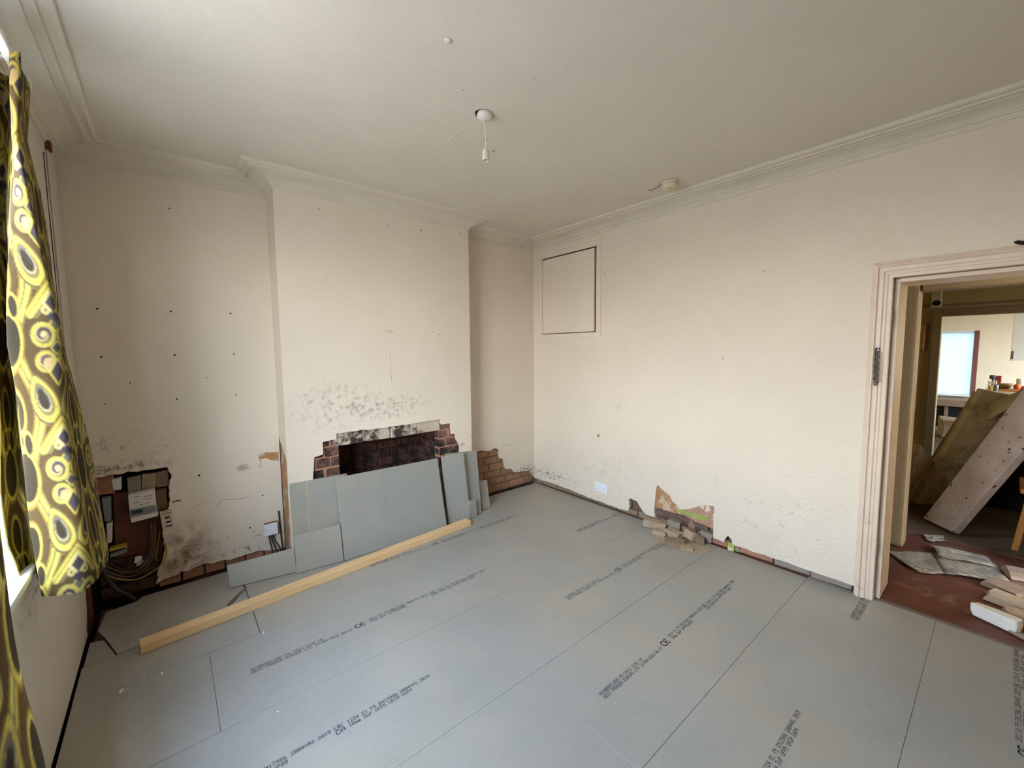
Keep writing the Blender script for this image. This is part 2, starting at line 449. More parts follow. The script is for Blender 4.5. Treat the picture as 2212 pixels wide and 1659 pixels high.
def newsprint():
    m, nt, b = nodes_of('newsprint'); v = coords(nt, False, (26, 5, 1))
    n1 = noise(nt, 4, 4, 0.6, v)
    v2 = coords(nt, False); n2 = noise(nt, 5, 2, 0.5, v2)
    c = ramp(nt, n1.outputs[0], [(0.42, srgb(92, 84, 72)), (0.52, srgb(176, 162, 138))])
    f = ramp(nt, n2.outputs[0], [(0.55, (0, 0, 0, 1)), (0.62, (1, 1, 1, 1))])
    c = mix(nt, f, c, srgb(120, 113, 98))
    nt.links.new(c, b.inputs['Base Color']); b.inputs['Roughness'].default_value = 0.9
    return m
M['newsprint'] = newsprint()

# ------------------------------------------------------------------ room dimensions (metres)
W, H, ZC, PC = 3.552, 2.661, 2.598, 0.1955
BD, XL, XR = 0.235, -2.545, -1.010          # chimney breast
YN = -4.30                                  # wall behind the camera
DW = 0.30                                   # thickness of the door wall
DY0, DY1, DZ = -2.955, -3.735, 1.885        # door opening
BACK = lambda a, b, d: (a, d, b)                       # plane y = 0, depth goes into the wall
BREAST = lambda a, b, d: (a, -BD + d, b)
RIGHT = lambda a, b, d: (d, a, b)                      # plane x = 0
LEFT = lambda a, b, d: (-W - d, a, b)
def bk(*px): return [(p.x, p.z) for p in (wp(q, 1, 0) for q in px)]
def br(*px): return [(p.x, p.z) for p in (wp(q, 1, -BD) for q in px)]
def rg(*px): return [(p.y, p.z) for p in (wp(q, 0, 0) for q in px)]
def lf(*px): return [(p.y, p.z) for p in (wp(q, 0, -W) for q in px)]

# ================================================================== SETTING
# ---- floor: dark void below, chipboard panels as parts
floor = box('floor', (-W - 0.35, YN - 0.1, -0.22), (0.12, 0.34, -0.15), M['earth']); tag(floor, kind='structure')
for xj in (-3.5, -3.05, -2.6, -2.15, -1.7, -1.25, -0.8, -0.35):
    box('joist', (xj - 0.025, YN + 0.02, -0.15), (xj + 0.025, -0.02, -0.0215), M['wood_red'], floor)

# 5x7 dot font for the ink-jet print on the boards
FONT = {
 'A': '01110100011000111111100011000110001', 'B': '11110100011000111110100011000111110', 'C': '01110100011000010000100001000101110',
 'D': '11110100011000110001100011000111110', 'E': '11111100001000011110100001000011111', 'F': '11111100001000011110100001000010000',
 'H': '10001100011000111111100011000110001', 'I': '01110001000010000100001000010001110', 'K': '10001100101010011000101001001010001',
 'L': '10000100001000010000100001000011111', 'N': '10001110011010110011100011000110001', 'O': '01110100011000110001100011000101110',
 'P': '11110100011000111110100001000010000', 'R': '11110100011000111110101001001010001', 'S': '01111100001000001110000010000111110',
 'T': '11111001000010000100001000010000100', 'U': '10001100011000110001100011000101110', 'W': '10001100011000110101101011010101010',
 'M': '10001110111010110101100011000110001', 'G': '01110100011000010111100011000101110', 'V': '10001100011000110001100010101000100',
 'm': '00000000001101010101101011010110101', 'o': '00000000000111010001100011000101110',
 '0': '01110100011001110101110011000101110', '1': '00100011000010000100001000010001110', '2': '01110100010000100010001000100011111',
 '3': '11111000100010000010000011000101110', '4': '00010001100101010010111110001000010', '5': '11111100001111000001000011000101110',
 '6': '00110010001000011110100011000101110', '7': '11111000010001000100010000100001000', '8': '01110100011000101110100011000101110',
 '9': '01110100011000101111000010001001100', '/': '00000000010001000100010001000000000', '+': '00000001000010011111001000010000000',
 ':': '00000001000010000000001000010000000', '-': '00000000000000011111000000000000000', ' ': '0' * 35}
CW, CH = 0.01205, 0.0165                   # character pitch and height

def text_quads(txt, x0, y0, cw=CW, ch=CH):
    Q = []; px, py = cw / 6.0, ch / 7.0
    for i, ch_ in enumerate(txt):
        bits = FONT[ch_]
        for k, bt in enumerate(bits):
            if bt == '1':
                c, r = k % 5, k // 5
                Q.append((x0 + i * cw + c * px, y0 + (6 - r) * py, px * 0.98, py * 0.98))
    return Q

def ce_quads(x0, y0, s):
    Q = []; t = s * 0.14
    for off in (0, s * 0.78):
        n = 22
        for k in range(n):
            a = math.radians(60 + 240 * k / (n - 1))
            Q.append((x0 + off + s * 0.5 + math.cos(a) * s * 0.42 - t / 2, y0 + s * 0.5 + math.sin(a) * s * 0.42 - t / 2, t, t))
    for k in range(5):
        Q.append((x0 + s * 0.78 + s * (0.14 + 0.1 * k), y0 + s * 0.5 - t / 2, t, t))
    return Q

def board_print(xs, yc, xmin, xmax, panel):
    up, lo = yc + 0.0025, yc - CH - 0.0025
    Q = text_quads('ACABERFLOOR P5 THIS SIDE UP', xs, up)
    Q += text_quads('WEST FRASER EUROPE LTD 18/04/2026 06:27', xs, lo)
    xc = xs + 40 * CW
    Q += ce_quads(xc, yc - 0.021, 0.036)
    x2 = xc + 0.082
    Q += text_quads('2812 E1 P5 EN13986 2004+A1 2015', x2, up)
    Q += text_quads('18mm DoP UFP5DoP08', x2, lo)
    x3 = x2 + 32 * CW
    Q += text_quads('UK', x3, yc + 0.001, 0.019, 0.022) + text_quads('CA', x3, yc - 0.023, 0.019, 0.022)
    x4 = x3 + 0.05
    Q += text_quads('1224 E1 P5 EN13986 2004+A1 2015', x4, up)
    Q += text_quads('18mm DoP UFP5 UKCA DoP4', x4, lo)
    V, F = [], []
    for (x, y, a, b) in Q:
        if x < xmin or x + a > xmax: continue
        n = len(V); V += [(x, y, 0.0006), (x + a, y, 0.0006), (x + a, y + b, 0.0006), (x, y + b, 0.0006)]
        F.append((n, n + 1, n + 2, n + 3))
    if V: mesh_obj('printed_lettering', V, F, M['ink'], panel)

def panel_rect(x0, x1, y0, y1, dz=0.0):
    g = 0.0006
    o = box('chipboard_panel', (x0 + g, y0 + g, -0.022 + dz), (x1 - g, y1 - g, dz), M['chip'], floor)
    bevel(o, 0.0009)
    return o

R1, R2, R3, R4, R5, R6, R7 = -0.305, -0.895, -1.463, -2.048, -2.626, -3.215, -3.800
XE = -0.004
rows = {}
rows[1] = [panel_rect(-2.84, XL + 0.02, R1, -0.012), panel_rect(XR - 0.02, XE, R1, -0.03)]
rows[1].append(panel_rect(XL + 0.02, XR - 0.02, R1, -BD - 0.004))
rows[2] = [panel_rect(-2.84, -0.55, R2, R1), panel_rect(-0.55, XE, R2, R1)]
rows[3] = [panel_rect(-W + 0.012, -3.063, R3, R2), panel_rect(-3.063, -0.770, R3, R2, -0.0004), panel_rect(-0.770, XE, R3, R2)]
rows[4] = [panel_rect(-W + 0.012, -1.511, R4, R3, -0.0006), panel_rect(-1.511, XE, R4, R3)]
rows[5] = [panel_rect(-W + 0.012, -1.936, R5, R4), panel_rect(-1.936, XE, R5, R4, -0.0003)]
rows[6] = [panel_rect(-W + 0.012, -2.81, R6, R5), panel_rect(-2.81, -0.424, R6, R5, -0.0004), panel_rect(-0.424, 0.028, R6, R5, -0.0012)]
rows[7] = [panel_rect(-W + 0.012, -1.33, R7, R6), panel_rect(-1.33, 0.016, R7, R6, -0.0003)]
rows[8] = [panel_rect(-W + 0.012, XE, YN + 0.01, R7)]
# loose cut pieces in the corner by the meters
def panel_poly(pts, dz):
    V = [(x, y, dz - 0.022) for x, y in pts] + [(x, y, dz) for x, y in pts]; n = len(pts)
    F = [tuple(range(n - 1, -1, -1)), tuple(range(n, 2 * n))] + [(i, (i + 1) % n, (i + 1) % n + n, i + n) for i in range(n)]
    return mesh_obj('chipboard_panel', V, F, M['chip'], floor)
panel_poly([(-3.475, -0.41), (-3.418, -0.604), (-3.02, -0.572), (-2.925, -0.47), (-2.846, -0.33), (-2.846, -0.02), (-3.34, -0.03), (-3.37, -0.075), (-3.50, -0.10), (-3.515, -0.30)], 0.0)
panel_poly([(-3.535, -0.40), (-3.482, -0.418), (-3.424, -0.608), (-3.535, -0.615)], -0.0015)
panel_poly([(-3.54, -0.622), (-3.41, -0.611), (-3.02, -0.579), (-2.918, -0.474), (-2.843, -0.342), (-2.843, -0.893), (-3.54, -0.893)], -0.001)

board_print(-2.128, -0.600, -2.83, -0.56, rows[2][0])
board_print(-2.922, -1.178, -3.05, -0.78, rows[3][1])
board_print(-0.613, -1.178, -0.765, -0.012, rows[3][2])
board_print(-3.665, -1.757, -W + 0.02, -1.52, rows[4][0])
board_print(-1.367, -1.757, -1.5, -0.012, rows[4][1])
board_print(-1.776, -2.338, -1.93, -0.012, rows[5][1])
board_print(-2.590, -2.922, -2.8, -0.43, rows[6][1])
board_print(-0.300, -2.922, -0.42, 0.02, rows[6][2])
board_print(-1.300, -3.505, -1.32, 0.01, rows[7][1])

# ---- back wall: masonry core, plaster sheets, bricks
FIREHOLE_PX = [(673, 1050), (676, 1035), (677, 1019), (679, 988), (694, 983), (698, 981), (697, 955), (727, 949), (727, 936),
               (790, 928), (791, 929), (904, 913.5), (905, 912), (953.7, 906), (953.7, 917), (974.5, 915), (975.4, 937.5), (984.5, 937),
               (986, 949), (992.6, 960), (993.5, 975), (992, 1010)]
firehole = br(*FIREHOLE_PX)
firehole = rough_line(firehole, 0.03, 0.003, 3)
firehole = [(firehole[0][0] + 0.01, 0.10)] + firehole + [(firehole[-1][0], 0.10)]
JL, JR, LB = -2.190, -1.340, 0.800           # jambs and lintel bottom
T = 0.022                                    # plaster thickness
core = multibox('wall_back', [((-W - 0.3, T + 0.085, -0.15), (-3.16, 0.34, H)), ((-3.16, T + 0.008, -0.15), (XL, 0.34, H)),
                              ((XR, T + 0.008, -0.15), (0.0, 0.34, H)),
                              ((XL + T, -BD + T + 0.008, -0.16), (JL - 0.008, 0.34, 0.95)), ((JR + 0.008, -BD + T + 0.008, -0.16), (XR - T, 0.34, 0.95)),
                              ((XL + T, -BD + T + 0.006, 0.95), (XR - T, 0.34, H)), ((JL - 0.008, -0.10, 0.81), (JR + 0.008, 0.34, 0.95)),
                              ((JL - 0.008, 0.20, -0.16), (JR + 0.008, 0.34, 0.81)),
                              ((JL - 0.008, -BD + 0.02, -0.16), (JR + 0.008, 0.20, 0.01))], M['mortar_soot'])
tag(core, kind='structure')
# breast face
plate('plaster', [(XL, 0), (XR, 0), (XR, H), (XL, H)], [firehole], T, BREAST, M['wall_breast'], core)
# breast returns; the left one has lost its skim low down
SIDE_L = lambda a, b, d: (XL + d, a, b)
SIDE_R = lambda a, b, d: (XR - d, a, b)
skim = rough_line([(0, 0.90), (-0.03, 0.86), (-0.09, 0.84), (-0.13, 0.80), (-0.17, 0.79), (-BD + T, 0.75)], 0.02, 0.008, 5)
plate('plaster', [(0, H)] + skim + [(-BD + T, H)], [], 0.006, SIDE_L, M['wall_breast'], core)
plate('bare_plaster', [(0, 0), (-BD + T, 0), (-BD + T, 0.95), (0, 0.95)], [], T - 0.007, lambda a, b, d: (XL + 0.0065 + d, a, b), M['plaster_raw'], core)
plate('plaster', [(0, 0), (-BD + T, 0), (-BD + T, H), (0, H)], [], T - 0.001, SIDE_R, M['wall_breast'], core)
# left alcove plaster: meter recess cut out, brown patch beside the breast
meter_hole = bk((210.6, 1031), (246, 1024), (287.5, 1018.5), (319, 1014.5), (362, 1008.5), (370, 1024), (367, 1059.6), (366, 1094), (360, 1112), (352, 1150), (357, 1188), (345, 1225), (338, 1262))
meter_hole = rough_line([(-W + 0.001, meter_hole[0][1] - 0.02)] + meter_hole, 0.02, 0.006, 8) + [(meter_hole[-1][0], 0.0)]
base_edge = rough_line([(meter_hole[-1][0], 0.055), (-3.05, 0.085), (-2.85, 0.07), (-2.70, 0.075), (-2.60, 0.05), (XL, 0.05)], 0.03, 0.008, 9)
patch = rough_loop(bk((558, 982), (575, 977), (603, 976), (603, 996), (590, 995), (575, 989), (559, 992)), 0.02, 0.004, 4)
patch = [(min(x, XL - 0.004), z) for x, z in patch]
outer = [(-W, H), (-W, meter_hole[0][1])] + meter_hole[1:-1] + base_edge[1:] + [(XL, H)]
plate('plaster', outer, [patch], 0.006, BACK, M['wall_back'], core)
plate('undercoat', [(-W, H), (-W, meter_hole[0][1] - 0.006)] + [(x - 0.003, z - 0.004) for x, z in meter_hole[1:-1]] + [(x, z - 0.004) for x, z in base_edge[1:]] + [(XL, H)],
      [], T - 0.006, lambda a, b, d: (a, 0.0062 + d, b), M['plaster_raw'], core)
# brick footing strip under the left alcove plaster
for k in range(6):
    x0 = -3.26 + k * 0.118
    box('brick', (x0, T + 0.002, 0.004), (x0 + 0.108, T + 0.06, 0.068), M['brick_red'], core, 0.004, jit=0.003)
# right alcove plaster with a torn lower edge
torn = bk((1028.8, 976), (1041, 974), (1055.4, 974.7), (1062.6, 971.7), (1072.2, 968), (1079.2, 971), (1077.7, 980), (1080, 990.4), (1087.9, 991.6),
          (1089, 998), (1090.3, 1010), (1095, 1014), (1104.8, 1011.5), (1108.4, 1017.5), (1113, 1021), (1130, 1018), (1147, 1015), (1148, 1022), (1152.5, 1029))
torn = rough_line([(XR, torn[0][1] + 0.01)] + torn, 0.02, 0.005, 12)
plate('plaster', [(XR, H)] + torn + [(-0.001, torn[-1][1]), (-0.001, H)], [], T, BACK, M['wall_back'], core)
# exposed bricks of the right alcove
box('mortar_bed', (XR + 0.002, T + 0.004, 0.0), (-0.004, T + 0.05, 0.66), M['mortar'], core)
BL, BH, J = 0.218, 0.067, 0.010
for r in range(8):
    z0 = 0.012 + r * (BH + J)
    pat = [BL] * 5 if r % 2 else [0.105, BL, BL, 0.105, BL, BL]
    x = XR - (0.07 if r % 2 else 0.02)
    for L in pat:
        x1 = min(x + L, -0.004)
        if x1 - x > 0.02 and x1 > XR:
            box('brick', (max(x, XR + 0.004), T - random.uniform(0.0, 0.006), z0), (x1, T + 0.10, z0 + BH), M['brick_buff'] if random.random() < 0.88 else M['brick_red'], core, 0.006, jit=0.003)
        x = x1 + J
        if x > -0.03: break
# fireplace: lintel blocks, jamb bricks, firebox lining
fy = -BD + T - 0.006
lx = [-2.235, -2.012, -1.786, -1.546, -1.318]
for a, b, dz in zip(lx[:-1], lx[1:], (0.0, 0.008, 0.006, 0.012)):
    box('lintel_block', (a + 0.003, fy + random.uniform(0, 0.006), LB), (b - 0.003, -0.10, 0.905 + dz), M['lintel'], core, 0.006, jit=0.004)
for r in range(11):
    z0 = LB - (r + 1) * (BH + J) + J + (0.075 if r == 0 else 0.075)
    left = [(-2.43, -2.30), (-2.29, JL)] if r % 2 else [(-2.44, -2.36), (-2.35, JL - 0.07), (JL - 0.06, JL)]
    right = [(JR, -1.24), (-1.23, -1.10)] if r % 2 else [(JR, JR + 0.06), (JR + 0.07, -1.15), (-1.14, -1.05)]
    z1 = z0 + BH
    for (a, b) in left + right:
        if z0 < 0.0: continue
        zz1 = min(z1, LB - 0.002) if (JL > a > lx[0] - 0.1 and False) else z1
        box('brick', (a, fy + random.uniform(0.002, 0.010), z0), (b, fy + 0.095, zz1), M['brick_jamb'], core, 0.005, jit=0.003)
for (x0, x1) in ((XL + T + 0.002, JL - 0.002), (JR + 0.002, XR - T - 0.002)):
    box('mortar_bed', (x0, fy + 0.011, 0.0), (x1, fy + 0.09, 0.92), M['mortar_jamb'], core)
for r in range(11):
    z0 = 0.014 + r * (BH + J)
    x = JL + (-0.11 if r % 2 else 0.0)
    while x < JR:
        a, b = max(x, JL), min(x + BL, JR)
        if b - a > 0.02:
            box('brick', (a, 0.185 - random.uniform(0, 0.006), z0), (b, 0.23, min(z0 + BH, 0.805)), M['brick_soot'], core, 0.005, jit=0.003)
        x += BL + J
    for (xa, xb) in ((JL - 0.006, JL + 0.006), (JR - 0.006, JR + 0.006)):
        box('brick', (xa, fy + 0.10, z0), (xb, 0.04, min(z0 + BH, 0.798)), M['brick_soot'], core, 0.002)
        box('brick', (xa, 0.05, z0), (xb, 0.184, min(z0 + BH, 0.798)), M['brick_soot'], core, 0.002)
# nail holes, one part per wall
def holes(pts, fn, parent, r=0.006):
    V, F = [], []
    for (a, b) in pts:
        n = len(V); rr = r * random.uniform(0.7, 1.3)
        for k in range(8):
            t = 2 * math.pi * k / 8; V.append(fn(a + rr * math.cos(t), b + rr * math.sin(t), -0.0006))
        F.append(tuple(range(n, n + 8)))
    o = mesh_obj('nail_holes', V, F, M['black'], parent); tag(o, kind='stuff')
holes(bk((210, 667), (369, 673), (498, 677), (219, 771), (377, 767), (505, 765), (281, 827), (446, 815), (227, 872), (382, 862), (509, 853), (366, 450), (567, 1070), (430, 1027), (540, 1140)), BACK, core, 0.0055)
holes(br((836, 486), (910, 498), (688, 452), (935, 718), (948, 722), (1035 - 40, 504)), BREAST, core, 0.005)

def scratch(px, axis, val, m_, parent, r=0.001):
    tube('scratch', [wp(p, axis, val) for p in px], r, M[m_], parent, 5, 3)
YB = -BD - 0.0003
scratch([(842, 758), (844, 790), (846, 826)], 1, YB, 'stone_grey', core)
scratch([(833, 716), (842, 714), (850, 718)], 1, YB, 'stone_grey', core, 0.0016); scratch([(838, 722), (846, 716)], 1, YB, 'stone_brown', core, 0.0014)
scratch([(1083, 964), (1095, 959), (1105, 964)], 1, -0.0003, 'stone_brown', core, 0.0012)
scratch([(470, 1095), (478, 1081), (500, 1079), (520, 1077), (540, 1071)], 1, -0.0003, 'stone_brown', core, 0.0014)
scratch([(372, 1085), (380, 1082), (390, 1081)], 1, -0.0003, 'cable_dark', core, 0.004)
scratch([(410, 1102), (425, 1093), (440, 1085)], 1, -0.0003, 'stone_grey', core, 0.0009)
scratch([(604, 940), (605, 955), (607, 972)], 1, -0.0003, 'cable_dark', core, 0.003)
scratch([(562, 992), (564, 1004), (560, 1010)], 1, -0.0003, 'cable_dark', core, 0.0016)
# ---- right wall (door wall)
rw = multibox('wall_right', [((T + 0.03, DY0 + 0.035, -0.15), (DW, 0.34, H + 0.02)), ((T + 0.03, YN - 0.1, -0.15), (DW, DY1 - 0.035, H + 0.02)),
                             ((T + 0.03, DY1 - 0.035, DZ + 0.035), (DW, DY0 + 0.035, H + 0.02))], M['mortar'])
tag(rw, kind='structure')
# base edge of the plaster, pixel-traced: left ragged strip, small break, big hole, right brick strip
basepx = [(1157, 1033), (1200, 1046), (1240, 1062), (1285, 1080), (1320, 1092), (1345, 1101), (1357, 1104), (1359.5, 1096), (1358, 1080), (1361, 1076.5), (1376, 1083), (1383, 1096), (1391, 1108),
          (1397, 1112), (1415, 1118), (1413.5, 1094), (1417, 1060), (1418.5, 1049), (1423, 1049), (1431, 1058), (1447, 1071), (1452, 1083), (1463, 1091), (1470, 1101), (1488, 1100),
          (1505, 1095), (1523, 1089.5), (1542.5, 1094), (1541, 1130), (1540, 1162), (1552, 1166), (1564, 1172), (1566, 1165), (1572, 1157), (1580, 1165), (1582, 1177), (1596, 1181), (1640, 1196),
          (1700, 1215), (1740, 1230), (1790, 1247), (1836, 1263)]
bl = rough_line(rg(*basepx), 0.04, 0.004, 21)
hole_h = rg((1166, 555), (1290, 525), (1288, 721), (1168, 727))
HY0, HY1, HZ0, HZ1 = -0.145, -0.872, 1.668, 2.466
plate('plaster', [(0.0, bl[0][1])] + bl + [(DY0 - 0.0, bl[-1][1]), (DY0, DZ), (DY1, DZ), (DY1, 0.0), (YN, 0.0), (YN, H), (0.0, H)],
      [[(HY0, HZ0), (HY1, HZ0), (HY1, HZ1), (HY0, HZ1)]], T, RIGHT, M['wall_right'], rw)
# second coat shows in the top of the big break: bare brown plaster, pink undercoat and torn green paper
def under(name, px, d, m_):
    return plate(name, rough_loop(rg(*px), 0.03, 0.004, 31), [], T - d, lambda a, b, e: (d + e, a, b), m_, rw)
under('bare_plaster', [(1408, 1042), (1436, 1042), (1462, 1070), (1470, 1112), (1412, 1096)], 0.007, M['plaster_raw'])
under('undercoat', [(1440, 1075), (1555, 1075), (1555, 1150), (1470, 1112), (1440, 1104)], 0.0075, M['plaster_pink'])
under('torn_paper', [(1456, 1103), (1476, 1104), (1500, 1110), (1526, 1116), (1525, 1124), (1508, 1122), (1485, 1113)], 0.0065, M['paper_green'])
# grey timber lintel strip behind the break and rubble fill
o = hexa('sleeper', [wp((1410, 1128), 0, T), wp((1528, 1172), 0, T), wp((1528, 1172), 0, T) + Vector((0.05, 0, 0)), wp((1410, 1128), 0, T) + Vector((0.05, 0, 0))],
         [wp((1412, 1094), 0, T), wp((1530, 1134), 0, T), wp((1530, 1134), 0, T) + Vector((0.05, 0, 0)), wp((1412, 1094), 0, T) + Vector((0.05, 0, 0))], M['wood_dirty'], rw, 0.006)
# brick course along the foot of the wall
yb = -0.03
while yb > DY0 + 0.10:
    L = random.choice((0.21, 0.215, 0.10)); far = yb > -1.3
    mm = M['brick_red'] if not far and random.random() < 0.75 else (M['stone_brown'] if far else M['stone_grey'])
    if -1.62 < yb < -1.05: mm = M['stone_brown']
    box('brick', (T - 0.008, max(yb - L, DY0 + 0.085), 0.004), (T + 0.04, yb, random.uniform(0.05, 0.062)), mm, rw, 0.006, jit=0.004)
    yb -= L + 0.006
for y_ in (-1.19, -1.23):
    box('brick', (T - 0.004, y_ - 0.035, 0.064), (T + 0.04, y_, 0.13), M['stone_brown'], rw, 0.006, jit=0.004)
for (a, b, c_) in ((-1.86, -1.80, 0.10), (-1.845, -1.815, 0.15)):
    box('brick', (T - 0.006, a, 0.05), (T + 0.04, b, c_), M['stone_brown'], rw, 0.008, jit=0.006)
holes(rg((1650, 585), (1292, 941), (1563, 1011 - 237), (1306, 590)), RIGHT, rw, 0.004)
# scratches on the right wall
scratch([(1156, 1016), (1180, 1022), (1205, 1030), (1222, 1034)], 0, -0.0003, 'stone_brown', rw, 0.0016)
scratch([(1560, 770), (1562, 776)], 0, -0.0003, 'stone_brown', rw, 0.0012)
tube('scratch', [wp((1548, 1028), 0, -0.0004), wp((1547, 1042), 0, -0.0004)], 0.0012, M['stone_grey'], rw, 5, 0)
tube('scratch', [wp((1332, 884), 0, -0.0004), wp((1340, 872), 0, -0.0004)], 0.0014, M['stone_brown'], rw, 5, 0)
box('plaster_speck', wp((1290, 944), 0, -0.004), wp((1295, 938), 0, 0.001), M['plaster_raw'], rw, 0.001)

# ---- window wall (left)
far_edge = rough_line(lf((189, 1380), (188, 1345), (184, 1290), (178, 1240), (176, 1200)), 0.03, 0.006, 15)
fe = [(-0.31, 0.0), (-0.33, 0.04)] + [(-0.27, 0.12), (-0.25, 0.30), (-0.245, 0.55), (-0.24, 0.74), (-0.21, 0.80), (-0.001, 0.82)]
fe = rough_line(fe, 0.03, 0.006, 16)
bulge = rough_line([(-0.70, 0.0), (-0.66, 0.02), (-0.52, 0.03), (-0.50, 0.0)], 0.03, 0.006, 17)
lw = multibox('wall_left', [((-W - 0.32, WY0, -0.15), (-W - T - 0.06, 0.34, H)), ((-W - 0.32, YN - 0.1, -0.15), (-W - T - 0.002, WY1, H)),
                            ((-W - 0.32, WY1, -0.15), (-W - T - 0.002, WY0, WZ0 - 0.03)), ((-W - 0.32, WY1, WZ1), (-W - T - 0.002, WY0, H))], M['mortar_soot'])
tag(lw, kind='structure')
plate('plaster', [(YN, 0.0)] + [(-0.70, 0.0)] + fe[0:] + [(-0.001, H), (YN, H)], [[(WY1, WZ0), (WY0, WZ0), (WY0, WZ1), (WY1, WZ1)]], T, LEFT, M['wall_left'], lw)
for k, (y0, y1) in enumerate(((-0.10, -0.02), (-0.21, -0.12))):
    box('upright_board', (-W - T - 0.05, y0 - 0.02, -0.10), (-W - 0.006 - 0.012 * k, y1, 0.80), M['wood_red'], lw, 0.004)
# reveals
plate('reveal', [(-W - 0.30, WZ0), (-W - T, WZ0), (-W - T, WZ1), (-W - 0.30, WZ1)], [], 0.02, lambda a, b, d: (a, WY0 + d, b), M['wall_left'], lw)
plate('reveal', [(-W - 0.30, WZ0), (-W - T, WZ0), (-W - T, WZ1), (-W - 0.30, WZ1)], [], 0.02, lambda a, b, d: (a, WY1 - d, b), M['wall_left'], lw)
plate('reveal', [(-W - 0.30, WY1), (-W - T, WY1), (-W - T, WY0), (-W - 0.30, WY0)], [], 0.02, lambda a, b, d: (a, b, WZ1 + d), M['wall_left'], lw)
# cracked edge of the window casing and an old rail bracket near the corner
tube('crack', [(-W + 0.0004, -0.262, 2.50), (-W + 0.0004, -0.264, 2.2), (-W + 0.0004, -0.258, 1.9), (-W + 0.0004, -0.262, 1.5)], 0.003, M['black'], lw, 5, 4)
box('casing', (-W, -0.20, 0.85), (-W + 0.010, -0.015, 2.55), M['wall_left'], lw, 0.003)
br_ = empty('rail_bracket', (-W, -0.17, 2.60), 'small dark broken curtain rail bracket high in the left corner', 'bracket')
box('bracket_plate', (-W + 0.0005, -0.215, 2.585), (-W + 0.010, -0.155, 2.615), M['grey_plastic'], br_, 0.002)
box('bracket_arm', (-W + 0.0005, -0.205, 2.535), (-W + 0.022, -0.165, 2.582), M['wood_red'], br_, 0.003)

# window: sill, frame, sashes, panes
win = empty('window_1', (-W - 0.25, (WY0 + WY1) / 2, WZ0), kind='structure')
box('window_sill', (-W - 0.32, WY1 - 0.01, WZ0 - 0.026), (-W + 0.012, WY0 + 0.01, WZ0 + 0.004), M['sill'], win, 0.004)
fx0, fx1 = -W - 0.30, -W - 0.22
for (a, b) in (((WY1, WZ0), (WY1 + 0.06, WZ1)), ((WY0 - 0.06, WZ0), (WY0, WZ1)), ((WY1 + 0.06, WZ1 - 0.06), (WY0 - 0.06, WZ1)), ((WY1 + 0.06, WZ0), (WY0 - 0.06, WZ0 + 0.07)),
               ((WY1 + 0.06, 1.60), (WY0 - 0.06, 1.65)), ((-2.01, WZ0 + 0.07), (-1.96, WZ1 - 0.06))):
    box('window_frame', (fx0, a[0], a[1]), (fx1, b[0], b[1]), M['window_white'], win, 0.004)
for (y0, y1) in ((WY1 + 0.06, -2.01), (-1.96, WY0 - 0.06)):
    for (z0, z1) in ((WZ0 + 0.07, 1.60), (1.65, WZ1 - 0.06)):
        box('pane', (-W - 0.262, y0, z0), (-W - 0.258, y1, z1), M['glass'], win)

# ---- wall behind the camera, ceiling
tag(box('wall_front', (-W - 0.32, YN - 0.12, -0.15), (DW, YN, H), M['front_wall']), kind='structure')
ROSE = wp((1047, 246), 2, H)
hole_c = [(ROSE.x + 0.044 * math.cos(t) - 0.004, ROSE.y + 0.044 * math.sin(t) + 0.004) for t in [2 * math.pi * k / 28 for k in range(28)]]
ceil = box('ceiling', (-W - 0.32, YN - 0.1, H + 0.016), (0.13, 0.34, H + 0.10), M['dark']); tag(ceil, kind='structure')
plate('plasterboard', [(-W - 0.02, YN), (0.02, YN), (0.02, 0.02), (-W - 0.02, 0.02)], [rough_loop(hole_c, 0.006, 0.003, 40)], 0.016, lambda a, b, d: (a, b, H + d), M['ceiling'], ceil)
def ridge(pts, r=0.0045, squash=0.16, m_='ceiling'):
    o = tube('filler_ridge', [wp(p, 2, H - 0.0003) for p in pts], r, M[m_], ceil, 8, 4)
    for v in o.data.vertices:
        v.co.z *= squash
    o.location.z = (H - r * squash * 1.0) - WL[ceil.name].z
for pts in ([(1025, 262), (985, 290), (950, 325)], [(1030, 350), (1000, 375)], [(972, 198), (1003, 195)], [(1128, 182), (1160, 165)], [(1164, 472), (1182, 466)], [(1040, 300), (1037, 315)]):
    ridge(pts)
lathe('filler_lump', [(0.016, 0), (0.014, -0.003), (0.009, -0.005), (0.002, -0.006)], tuple(wp((968, 88), 2, H)), M['ceiling'], ceil, 16)
tube('crack', [wp((1062, 328), 2, H - 0.0004), wp((1069, 324), 2, H - 0.0004)], 0.0016, M['black'], ceil, 5, 0)

# ---- cornice: mitred runs, one part per straight run
CPROF = [(0.0, ZC - 0.026), (0.007, ZC - 0.026), (0.007, ZC - 0.016), (0.011, ZC - 0.013), (0.013, ZC - 0.002), (0.024, ZC), (0.026, ZC + 0.008), (0.034, ZC + 0.008), (0.042, ZC + 0.016), (0.058, ZC + 0.024),
         (0.084, ZC + 0.031), (0.112, ZC + 0.035), (0.114, ZC + 0.044), (0.136, ZC + 0.045), (0.138, ZC + 0.036), (0.150, ZC + 0.036), (0.152, ZC + 0.046), (0.172, ZC + 0.047), (0.173, ZC + 0.043), (0.180, ZC + 0.042),
         (PC - 0.003, ZC + 0.045), (PC, ZC + 0.050), (PC, H + 0.001)]
path = [(-W, YN), (-W, 0), (XL, 0), (XL, -BD), (XR, -BD), (XR, 0), (0, 0), (0, YN)]
trim = empty('trim_1', (-1.7, -1.5, ZC), kind='structure')
def inward(i):                                     # interior lies to the right of the path direction
    a, b = Vector(path[i]), Vector(path[i + 1]); d = (b - a).normalized()
    return Vector((d.y, -d.x))
